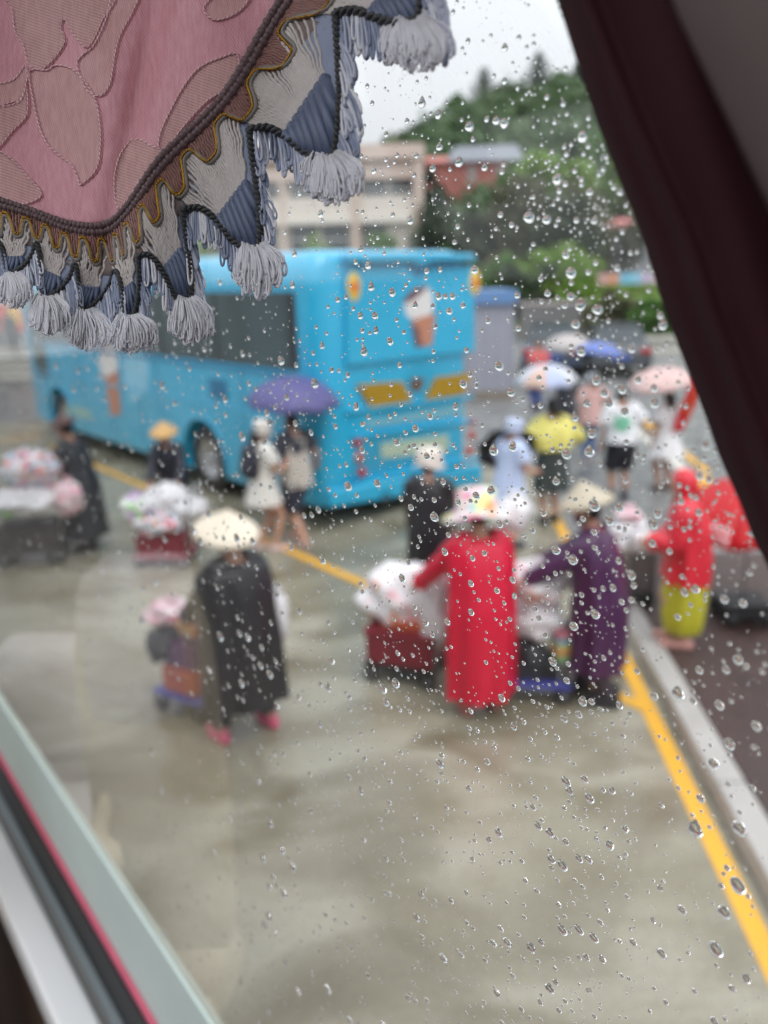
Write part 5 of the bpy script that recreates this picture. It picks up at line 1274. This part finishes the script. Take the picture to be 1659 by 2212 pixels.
def twist(path, rad, strands=2, turns=.11, n=5, lift=0.0):
    """strands wound round a path of (x, y) frame points"""
    out = []
    P = [c3(p[0], p[1], lift) for p in path]
    acc = 0.0; L = [0.0]
    for a, c in zip(path, path[1:]): acc += (Vector(c[:2]) - Vector(a[:2])).length; L.append(acc)
    for s in range(strands):
        pts = []
        for i, p in enumerate(P):
            a = P[max(0, i - 1)]; c = P[min(len(P) - 1, i + 1)]; t = (c - a).normalized(); vdir = (p - CAM).normalized()
            u = t.cross(vdir).normalized(); w = u.cross(t); an = L[i] * turns + s * 2 * math.pi / strands
            pts.append(p + (u * math.cos(an) + w * math.sin(an)) * rad * .5)
        out.append(MB().tube(pts, rad * .62, n))
    return out
def resample(path, step):
    out = [Vector(path[0][:2])]; acc = 0
    for a, c in zip(path, path[1:]):
        a = Vector(a[:2]); c = Vector(c[:2]); d = (c - a).length; k = max(1, int(d / step))
        for i in range(1, k + 1): out.append(a.lerp(c, i / k))
    return out
for (poly, m) in MOT:
    pp = [(p.x, p.y) for p in catmull([(x * .2976, y * .2976, 0) for x, y in poly], 5, True)]
    xs_ = [p[0] for p in pp]; ys_ = [p[1] for p in pp]; st = 3.2; vs = []; fs = []; uv = []; idx = {}
    nxx = int((max(xs_) - min(xs_)) / st) + 1; nyy = int((max(ys_) - min(ys_)) / st) + 1
    def vid(i, j):
        if (i, j) not in idx:
            x = min(xs_) + i * st; y = min(ys_) + j * st; idx[(i, j)] = len(vs); vs.append(c3(x, y, .00055)); uv.append((x / 100, y / 100))
        return idx[(i, j)]
    for i in range(nxx):
        for j in range(nyy):
            if inside(min(xs_) + (i + .5) * st, min(ys_) + (j + .5) * st, pp): fs.append((vid(i, j), vid(i + 1, j), vid(i + 1, j + 1), vid(i, j + 1)))
    mo = cbuild(MB().add(vs, fs), 'brocade_motif', m, uv=uv)
    sd = mo.modifiers.new('s', 'SOLIDIFY'); sd.thickness = .00025; sd.offset = -1
    rp = resample(pp + [pp[0]], 2.2)
    for k, tb_ in enumerate(twist(rp, 2.1 * PXM, 2, .6, 5, .0009)): cbuild(tb_, 'outline_thread', F_CORD if k == 0 else F_CORDD, mo)
    rp2 = resample([(p[0] + 4.5, p[1] + 1.5) for p in pp + [pp[0]]], 2.5)
    cbuild(twist(rp2, 1.9 * PXM, 1, .5, 5, .0006)[0], 'outline_thread', F_CORDD, mo)
# ---- the woven edge: braid, brown and silver ribbed band, gold cord
Y_BRN = mat('brown_yarn', srgb(140, 92, 82), .42, var=.3, scale=260, sheen=.4, transl=.15); Y_SIL = mat('silver_yarn', srgb(208, 198, 192), .34, var=.16, scale=260, sheen=.4, transl=.15)
Y_BRD = mat('dark_brown_knots', srgb(90, 64, 66), .5, var=.35, scale=220, sheen=.3); Y_BLU = mat('blue_grey_yarn', srgb(88, 100, 128), .34, var=.25, scale=220, sheen=.3, transl=.1)
Y_BLK = mat('black_cord', (.012, .012, .014), .5, var=.3, scale=300, sheen=.2); Y_WHT = mat('pale_tassel_yarn', srgb(238, 236, 242), .5, var=.14, scale=220, sheen=.4, transl=.2); Y_MID = mat('grey_tassel_yarn', srgb(196, 200, 218), .5, var=.18, scale=220, sheen=.4, transl=.2)
Y_SLT = mat('slate_tassel_yarn', srgb(140, 150, 176), .5, var=.2, scale=220, sheen=.3, transl=.15)
Y_GLD = mat('gold_wire', srgb(150, 110, 40), .3, metal=.8, var=.3, scale=400); Y_GRY = mat('cord_shadow_grey', srgb(128, 122, 116), .5, var=.12, scale=200)
def band(t, s): return cm(HC, t).lerp(cm(KC, t), s)
def wave(t):
    a = 4 * math.pi * t + .6
    return   .53 + .235 * math.sin(a + .35 * math.sin(2 * a))
vs = []; fs = []; uv = []; NB = 200
for i in range(NB + 1):
    t = .6 + 10.2 * i / NB
    for s in (-.06, .3, .6, .9, 1.04):
        x, y = band(t, s); vs.append(c3(x, y, -.0004)); uv.append((x / 100, y / 100))
for i in range(NB):
    for k in range(4): a = i * 5 + k; fs.append((a, a + 1, a + 6, a + 5))
o = cbuild(MB().add(vs, fs), 'band_backing', mat('band_backing', srgb(120, 104, 100), .8, var=.2, scale=200), uv=uv); sd = o.modifiers.new('s', 'SOLIDIFY'); sd.thickness = .0003
backing = o
bb1, bb2 = MB(), MB(); rnd = random.Random(3); i_ph = 0.0
t = 1.0
while t < 10.2:
    ds = (cm(KC, t + .01) - cm(KC, t)).length / .01; sc_ = SC[min(10, int(t))] * (1 + .25 * ((t % 1) - .5) * 0)
    wgap = 6.2 * (.75 + .35 * sc_)
    wv_ = wave(t); jit = rnd.uniform(-.015, .015)
    for (s0, s1, bb, n) in ((.16, wv_ + .03, bb1, 4), (wv_ - .02, 1.0 + jit, bb2, 9)):
        pts = []
        for k in range(n + 1):
            s = s0 + (s1 - s0) * k / n; x, y = band(t + .012 * math.sin(s * 21 + t * 5), s)
            if bb is bb2:
                i_ = min(9, int(t)); fa = t - i_; e_ = (Vector(KC[i_]).lerp(Vector(VC[i_]), .48)).lerp(Vector(KC[i_ + 1]).lerp(Vector(VC[i_]), .44), .5 + (fa - .5) * .86)
                b0 = band(t, s0); f_ = k / n; x, y = b0.lerp(e_, f_) + (band(t, .9) - b0).normalized() * 0 + Vector((2.2 * math.sin(f_ * 16 + t * 9), 0))
            pts.append(c3(x, y, .0001 + .0003 * math.sin(math.pi * k / n) + (.0001 if bb is bb1 else 0)))
        P_ = catmull(pts, 3); w0 = wgap * rnd.uniform(.42, .54) * PXM; bb.tube(P_, [w0 * (1 + .22 * math.sin(q_ * 1.9 + i_ph)) for q_ in range(len(P_))], 6); i_ph += 1.3
    t += max(.018, wgap / max(40, ds))
tag(cbuild(bb1, 'brown_ribbing', Y_BRN, backing), kind='stuff'); tag(cbuild(bb2, 'silver_ribbing', Y_SIL, backing), kind='stuff')
bk = MB(); t = .9; i = 0
while t < 10.3:
    sc_ = SC[min(10, int(t))]; 
    for (s, r_) in ((.03, 9.2), (.16, 8.8)):
        x, y = band(t + (.02 if s > .1 else 0), s); p = c3(x, y, .0008 + .0004 * (i % 2)); rr = r_ * PXM * (.62 + .42 * sc_)
        bk.ell(p, (rr * .85, rr * .8, rr), 8, 6, Matrix.Rotation(.5 * (-1) ** i, 3, 'Y'))
    ds = max(30, (cm(HC, t + .01) - cm(HC, t)).length / .01); t += max(.02, 10.5 * (.6 + .42 * sc_) / ds); i += 1
tag(cbuild(bk, 'knotted_braid', Y_BRD), kind='stuff')
gp = []; g2 = []
N = 900
for i in range(N):
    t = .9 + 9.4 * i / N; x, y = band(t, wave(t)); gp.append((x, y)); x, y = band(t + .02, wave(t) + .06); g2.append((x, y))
for tb_ in twist(gp, 4.2 * PXM, 2, .5, 5, .0014): cbuild(tb_, 'gold_cord', Y_GLD)
cbuild(MB().tube([c3(x, y, .0009) for x, y in g2], 5.0 * PXM, 6), 'cord_shadow', Y_GRY)  # hard shadow of the gold cord, shaped as a grey tube beside it
# ---- scallops, black twisted cord, looped tassels
for i in range(1, 10):
    A_, B_, V_ = Vector(KC[i]), Vector(KC[i + 1]), Vector(VC[i]); sc_ = SC[i]; rnd = random.Random(40 + i)
    V2 = V_
    dA = V2 - A_; dB = B_ - V2
    cord = [(p.x, p.y) for p in catmull([(A_.x - 2, A_.y, 0), (A_.x + .27 * dA.x, A_.y + .02 * dA.y - 5 * sc_, 0), (A_.x + .54 * dA.x, A_.y + .34 * dA.y, 0), (A_.x + .74 * dA.x, A_.y + .78 * dA.y, 0), (V2.x - 6 * sc_, V2.y, 0), (V2.x + 20 * sc_, V2.y - 10 * sc_, 0), (V2.x + .45 * dB.x + 20 * sc_, V2.y + .38 * dB.y, 0), (V2.x + .85 * dB.x + 8 * sc_, V2.y + .75 * dB.y, 0), (B_.x, B_.y - 2, 0)], 8)]
    sb = MB(); nY = int(5 + 3 * sc_); cl = len(cord) - 1
    for k in range(nY):
        a = (k + .5) / nY; lm = A_.lerp(V2, .46); rm = B_.lerp(V2, .42); p0 = lm.lerp(rm, .04 + .92 * a); p1 = Vector(cord[int((.27 + .48 * a) * cl)])
        ym = (p0 + p1) / 2 + Vector((rnd.uniform(-2, 2), 0))
        wv_ = (rm - lm).length / nY * .60
        sb.tube([c3(p0.x, p0.y, .0010), c3(p0.x, p0.y + 1, .0014), c3(ym.x, ym.y, .0014), c3(p1.x, p1.y, .0010)], [wv_ * .75 * PXM, wv_ * PXM, wv_ * PXM * .95, wv_ * .8 * PXM], 7)
        sb.ell(c3(p0.x, p0.y, .0014), (wv_ * 1.05 * PXM,) * 3, 8, 6)
    sco = tag(cbuild(sb, 'scallop', Y_BLU), kind='stuff')
    bq = MB(); vq = []; fq = []; h0, h1 = band(i, .75), band(i + 1, .75)
    for k in range(cl + 1):
        pc_ = Vector(cord[k]); f_ = k / cl; ptop = h0.lerp(h1, f_)
        for q in range(4): w_ = ptop.lerp(pc_, q / 3); vq.append(c3(w_.x, w_.y, -.0004))
    for k in range(cl):
        for q in range(3): a = k * 4 + q; fq.append((a, a + 1, a + 5, a + 4))
    ob = cbuild(bq.add(vq, fq), 'scallop_backing', Y_SLT, sco); sdd = ob.modifiers.new('s', 'SOLIDIFY'); sdd.thickness = .0003
    for tb_ in twist(resample(cord, 2.5), 7.2 * PXM * (.50 + .50 * sc_), 2, .26 / (.4 + .6 * sc_), 7, .0024): cbuild(tb_, 'black_cord', Y_BLK, sco)
    # tassel: loops hang straight down from the cord
    tw, tm, tb3 = MB(), MB(), MB()
    TW = {1: 60, 2: 54, 3: 66, 4: 74, 5: 82, 6: 68, 7: 84, 8: 100, 9: 120}[i]; TL = {1: 75, 2: 74, 3: 80, 4: 86, 5: 80, 6: 98, 7: 112, 8: 108, 9: 112}[i]; TX = {1: 8, 2: 12, 3: 12, 4: 18, 5: 12, 6: 20, 7: 22, 8: 24, 9: 26}[i]
    nl = 115
    for k in range(nl):
        c_off = rnd.uniform(-1, 1); layer = k / nl                    # back strands first
        bx_ = V_.x + c_off * TW * .30 + TX * .3; by_ = V_.y - 6 * sc_ - 10 * abs(c_off) * sc_ + (0 if layer < .6 else 4)
        ln = TL * 1.0 * (1.02 - .22 * c_off * c_off) * (rnd.uniform(.78, 1.05) if layer < .5 else rnd.uniform(.45, 1.0))
        wd_ = rnd.uniform(3.2, 7.0) * (.62 + .40 * sc_); ex_ = TX * .75 + c_off * TW * (.36 if layer < .6 else .28); tw_ = rnd.uniform(-8, 8)
        lf = .0004 + .0050 * layer * (.75 + .25 * sc_) * (1 - .5 * c_off * c_off); pts = []
        for q in range(17):
            f = q / 16; dn = math.sin(f * math.pi) ** .6 if 0 < f < 1 else 0; sx = -math.cos(f * math.pi)
            bell = math.sin(min(1.0, dn * 1.25) * math.pi * .5)
            x = bx_ + (ex_ - TX * .25) * bell + tw_ * dn + sx * wd_ * (.35 + .9 * dn) + rnd.uniform(-.5, .5); y = by_ + ln * dn
            pts.append(c3(x, y, lf + .0016 * math.sin(dn * 2.2) + .0008 * sx))
        (tw if (k % 5 or layer > .6) else tm).tube(pts, rnd.uniform(1.5, 2.3) * (.66 + .30 * sc_) * PXM, 6)
    nL, nR = int(18 + 12 * sc_), int(18 + 26 * sc_)
    for k in range(nL + nR):
        left = k < nL; kk = (k + rnd.uniform(-.4, .4)) / nL if left else (k - nL + rnd.uniform(-.4, .4)) / nR
        a = (.05 + .36 * max(0, kk)) if left else (.62 + .36 * kk)
        p = Vector(cord[max(0, min(cl, int(a * cl)))]); ln = (rnd.uniform(48, 84) if left else rnd.uniform(56, 104)) * (.52 + .48 * sc_); wd_ = rnd.uniform(3.0, 7.0) * (.6 + .45 * sc_); pts = []
        dx = rnd.uniform(-2, 12) if left else rnd.uniform(8, 46) * (1 - .3 * kk); lf = -.0008 + .0034 * rnd.random(); up_ = 0 if left else rnd.uniform(0, 10) * sc_
        for q in range(13):
            f = q / 12; dn = math.sin(f * math.pi) ** .6 if 0 < f < 1 else 0; sx = -math.cos(f * math.pi)
            pts.append(c3(p.x + (dx * sc_) * math.sin(dn * 1.57) + sx * wd_ * (.4 + .7 * dn), p.y - up_ + ln * dn, lf + .001 * dn))
        r_ = rnd.uniform(1.9, 3.0) * (.6 + .38 * sc_) * PXM
        (tb3 if rnd.random() < (.55 if left else .18 + .5 * kk) else tm if rnd.random() < .6 else tw).tube(pts, r_, 6)
    # stray fibres
    fz = MB()
    for k in range(46):
        p = V_ + Vector((rnd.gauss(8, 20) * sc_, (rnd.uniform(25, 98)) * (.62 + .42 * sc_))); an = rnd.uniform(0, 6.28); l = rnd.uniform(6, 16) * sc_
        fz.tube([c3(p.x, p.y, .003), c3(p.x + l * .5 * math.cos(an), p.y + l * .5 * math.sin(an) + 2, .003), c3(p.x + l * math.cos(an + .7), p.y + l * math.sin(an + .7) + 3, .003)], .25 * PXM, 3, cap=False)
    ta = tag(cbuild(tw, 'tassel', Y_WHT), kind='stuff'); tag(cbuild(tm, 'side_loops', Y_MID, ta), kind='stuff'); tag(cbuild(tb3, 'slate_loops', Y_SLT, ta), kind='stuff'); tag(cbuild(fz, 'loose_fibres', Y_WHT, ta), kind='stuff')
# ================================================================== dark maroon drape on the right
DE = [(1090, -330), (1150, -150), (1203, 0), (1244, 128), (1274, 220), (1305, 306), (1341, 397), (1372, 474), (1398, 548), (1431, 658), (1476, 777), (1524, 902), (1553, 985), (1595, 1080), (1628, 1164), (1659, 1226), (1720, 1370), (1790, 1540)]
edge = catmull([(x, y, 0) for x, y in DE], 6); vs = []; fs = []; NU = 60
dr = thing('maroon_drape', 'dark maroon drape hanging close by on the right of the window', 'drape', CAM + ray(1500, 200) * .16)
for p in edge:
    for k in range(NU + 1):
        u = k / NU; x = p.x + u * 640
        d = .170 - .052 * u + .0045 * math.cos(u * 13.0 - 1.2 + p.y * .0009) * (1 - .2 * u) - .006 * math.exp(-((u - (.10 + .06 * math.sin(p.y * .002))) / .035) ** 2) + (.010 * math.exp(-(u / .03) ** 2))
        vs.append(CAM + ray(x, p.y + u * 40) * d - Vector(dr.location))
for j in range(len(edge) - 1):
    for k in range(NU): a = j * (NU + 1) + k; fs.append((a, a + 1, a + NU + 2, a + NU + 1))
o = MB().add(vs, fs).build('cloth', mat('maroon_cloth', srgb(56, 24, 30), .8, var=.10, scale=60, spec=.2, bump=.4, bscale=900), dr); sd = o.modifiers.new('s', 'SOLIDIFY'); sd.thickness = .002; sd.offset = -1

# grey-brown sheet added for the greyer area of the drape, top right
pc = thing('corner_sheet', 'grey-brown sheet added over the drape in the upper right corner', 'pillar cover', CAM + ray(1640, 60) * .135)
vs = []; fs = []
LN = [(1380, -330), (1440, -160), (1500, 0), (1560, 130), (1618, 250), (1680, 380), (1750, 520)]
le = catmull([(x, y, 0) for x, y in LN], 5)
for p in le:
    for k in range(21):
        u = k / 20; x = p.x + u * 420; d = .136 - .05 * u + .012 * (1 - math.sin(min(1, u * 3) * math.pi / 2)) - .004 * math.sin(u * 6)
        vs.append(CAM + ray(x, p.y - u * 60) * d - Vector(pc.location))
for j in range(len(le) - 1):
    for k in range(20): a = j * 21 + k; fs.append((a, a + 1, a + 22, a + 21))
o = MB().add(vs, fs).build('grey_sheet', mat('grey_brown_sheet', srgb(118, 102, 100), .7, var=.08, scale=40), pc); sd = o.modifiers.new('s', 'SOLIDIFY'); sd.thickness = .004; sd.offset = -1
# ================================================================== rain on the pane
water = bpy.data.materials.new('rain_water'); water.use_nodes = True
nt = water.node_tree; nt.nodes.remove(nt.nodes['Principled BSDF'])
gb = nt.nodes.new('ShaderNodeBsdfGlass'); gb.inputs['IOR'].default_value = 1.333; gb.inputs['Roughness'].default_value = 0.0
nt.links.new(gb.outputs[0], nt.nodes['Material Output'].inputs['Surface'])
def drop_geo(seed, nu, nv, tail):
    """a sessile drop: flat against the glass (y = 0), bulging outward to y > 0; unit half width"""
    rnd = random.Random(seed); ph = rnd.uniform(0, 6.28); k1 = rnd.uniform(.02, .07); vs = []; fs = []; lean = rnd.uniform(-.12, .12)
    for j in range(nv + 1):
        rho = math.sin(j / nv * math.pi / 2)
        for i in range(nu):
            a = 2 * math.pi * i / nu; s = math.sin(a)
            r = 1 + k1 * math.sin(2 * a + ph) + k1 * .6 * math.sin(3 * a + ph * 2)
            rx = r * (1 - .30 * tail * max(0, s) ** 1.5); rz = r * (1.12 + tail * .75 * max(0, s) ** 2.2)
            hgt = .62 * math.sqrt(max(0.0, 1 - rho * rho)) * (1 - .30 * s * rho) 
            vs.append((rho * rx * math.cos(a) + lean * tail * rho * max(0, s), hgt, rho * rz * s))
    n0 = nv * nu
    for j in range(nv):
        for i in range(nu):
            k = (i + 1) % nu; fs.append((j * nu + i, j * nu + k, (j + 1) * nu + k, (j + 1) * nu + i))
    fs.append(tuple(range(n0, n0 + nu)))
    return vs, fs
SH = [drop_geo(k, 26, 11, (0, .12, .25, .45, .8, .1)[k % 6]) for k in range(12)]
SMALL = [drop_geo(50 + k, 12, 5, .1) for k in range(5)]
rnd = random.Random(77); drops = []
BIG = [(920, 225, 12, 4), (888, 263, 8, 4), (1022, 275, 13, 1), (1097, 268, 12, 2), (1080, 262, 11, 1), (1000, 352, 12, 3), (943, 365, 10, 3), (895, 478, 10, 4), (1150, 470, 15, 1), (1188, 475, 12, 1), (1240, 590, 14, 2),
 (1240, 640, 11, 1), (1297, 668, 14, 1), (1470, 1495, 15, 3), (1508, 1788, 18, 4), (1603, 1785, 17, 1), (1600, 1908, 19, 2), (1570, 1965, 15, 3), (1553, 2045, 17, 2), (1195, 2130, 11, 4), (1250, 700, 12, 1), (855, 632, 11, 2), (907, 625, 7, 4),
 (905, 660, 9, 4), (955, 640, 10, 2), (985, 640, 9, 2), (1290, 1090, 15, 2), (1370, 1240, 13, 2), (1418, 1130, 14, 2), (905, 925, 10, 3), (970, 640, 8, 1), (1085, 790, 13, 1), (1115, 965, 12, 4), (1420, 1500, 9, 1), (1520, 1720, 10, 1),
 (1345, 1520, 9, 2), (1280, 1720, 11, 2), (1230, 1685, 11, 2), (1170, 1780, 9, 2), (1195, 1795, 10, 4), (1222, 1865, 12, 2), (1258, 1850, 9, 2), (1290, 2020, 11, 2), (1222, 2003, 12, 2), (1258, 2003, 11, 2), (1375, 2030, 10, 1), (1480, 1960, 11, 1),
 (1560, 1520, 11, 1), (1640, 1565, 11, 1), (1610, 1300, 11, 1), (1470, 1330, 9, 1), (1180, 1105, 10, 2), (1025, 1320, 9, 2), (968, 1190, 10, 2), (930, 985, 10, 2), (865, 955, 10, 3), (1350, 840, 13, 1), (1385, 820, 11, 1), (1275, 870, 10, 2)]
for (x, y, r_, sh) in BIG: drops.append((x, y, r_ * (.74 if y < 1400 else .88), sh, True))
def dens(x, y):
    if x < 620 and y < 640 - x * .2 + 60: return .12
    d = 1.0
    if y > 1500: d *= .9
    if x < 520 and y > 1250 + x * .3: d *= .55
    if x < 260 and y > 1500: d *= .4
    if x > 1380 and y > 1150: d *= .5
    if y < 330: d *= .55
    return d
cl = [(rnd.uniform(-20, 1680), rnd.uniform(-20, 2230)) for k in range(330)]
def scale_at(x): p = ray(x, 1106); t = PD / p.dot(wo_); return FPX / t          # frame units per metre
GRID = {}
def near(x, y, r_):
    gx, gy = int(x // 40), int(y // 40)
    for i in (-1, 0, 1):
        for j in (-1, 0, 1):
            for d in GRID.get((gx + i, gy + j), ()):
                if (x - d[0]) ** 2 + (y - d[1]) ** 2 < (1.12 * (r_ + d[2])) ** 2: return True
    return False
for d in drops: GRID.setdefault((int(d[0] // 40), int(d[1] // 40)), []).append(d)
def add(n, lo, hi, cluster):
    c = 0
    while c < n:
        if rnd.random() < cluster: q = cl[rnd.randrange(len(cl))]; x = q[0] + rnd.gauss(0, 30); y = q[1] + rnd.gauss(0, 60)
        else: x = rnd.uniform(-20, 1680); y = rnd.uniform(-20, 2230)
        if not (-20 < x < 1680 and -20 < y < 2230) or rnd.random() > dens(x, y): continue
        r_ = (lo * (hi / lo) ** (rnd.random() ** 1.6)) * scale_at(x) * (1 + .7 * max(0, 1 - x / 900)) * (1 - .26 * max(0, min(1, (x - 500) / 900)))
        c += 1
        if near(x, y, r_) and rnd.random() > .05: continue
        d = (x, y, r_, rnd.randrange(12), False); drops.append(d); GRID.setdefault((int(x // 40), int(y // 40)), []).append(d)
add(420, .0011, .0019, .2); add(2400, .00058, .0011, .35); add(6200, .0002, .00055, .6)
def edge_x(y):
    for (xa, ya), (xb, yb) in zip(DE, DE[1:]):
        if ya <= y <= yb: return xa + (xb - xa) * (y - ya) / (yb - ya)
    return 9999
def zone(x, y):
    if x > edge_x(y) - 40: return 'close along the maroon drape'
    if y < 330 and x > 700: return 'against the bright sky'
    if 690 < x < 1040 and 545 < y < 1110: return 'over the rear of the blue coach'
    if x <= 690 and 545 < y < 1000: return 'over the side of the blue coach'
    if x > 880 and y <= 640: return 'over the trees and hill'
    if x >= 1040 and y < 1110: return 'over the crowd with umbrellas'
    if y < 1560: return 'over the vendors and their carts'
    if x > 1330 + (y - 1400) * .45: return 'over the yellow line and pavement'
    return 'over the bare wet concrete'
drops.sort(key=lambda d: -d[2])
stuff = MB(); me_cache = {}; cnt = 0
for (x, y, r_, sh, big) in drops:
    p = pane_pt(x, y, -.00402); s = r_ * (p - CAM).dot(FWD) / FPX
    if p.z < z1 + .002 + s or p.z > ZT or x > edge_x(y) + 14: continue
    if cnt < 300:
        if sh not in me_cache:
            v, f = SH[sh]; b = MB().add(v, f); me_cache[sh] = (b, None)
        b, me = me_cache[sh]
        if me is None:
            o = b.build('raindrop', water); me_cache[sh] = (b, o.data)
        else:
            o = bpy.data.objects.new('raindrop', me); COL.objects.link(o)
        # local x along the pane, y outward, z up; slight flattening and tilt
        a = rnd.uniform(-.10, .10); ca, sa = math.cos(a), math.sin(a)
        ex = wd * ca + Vector((0, 0, sa)); ez = Vector((0, 0, ca)) - wd * sa; w_f = 1.32 if x < 1300 else 1.1
        M = Matrix(((ex.x * s * w_f, wo_.x * s, ez.x * s, p.x), (ex.y * s * w_f, wo_.y * s, ez.y * s, p.y), (ex.z * s * w_f, wo_.z * s, ez.z * s, p.z), (0, 0, 0, 1)))
        o.matrix_world = M
        zz = zone(x, y); tl = (0, .12, .25, .45, .8, .1)[sh % 6]
        lb = ('large ' if r_ > 13 else 'mid-sized ' if r_ > 9.5 else 'smaller ') + ('teardrop-shaped' if tl >= .4 else 'oval' if tl >= .2 else 'round') + ' raindrop on the window ' + zz
        tag(o, lb, 'raindrop', 'raindrops ' + zz)
        cnt += 1
    else:
        big_ = r_ > 6; v, f = (SH[sh] if r_ > 9 else SMALL[sh % 5])
        w_f = 1.32 if x < 1300 else 1.1
        stuff.add([p + wd * (q[0] * s * w_f) + wo_ * (q[1] * s) + Vector((0, 0, q[2] * s)) for q in v], f)
o = stuff.build('fine_droplets', water); tag(o, 'fine spray of small water droplets covering the window pane', 'droplets', kind='stuff')
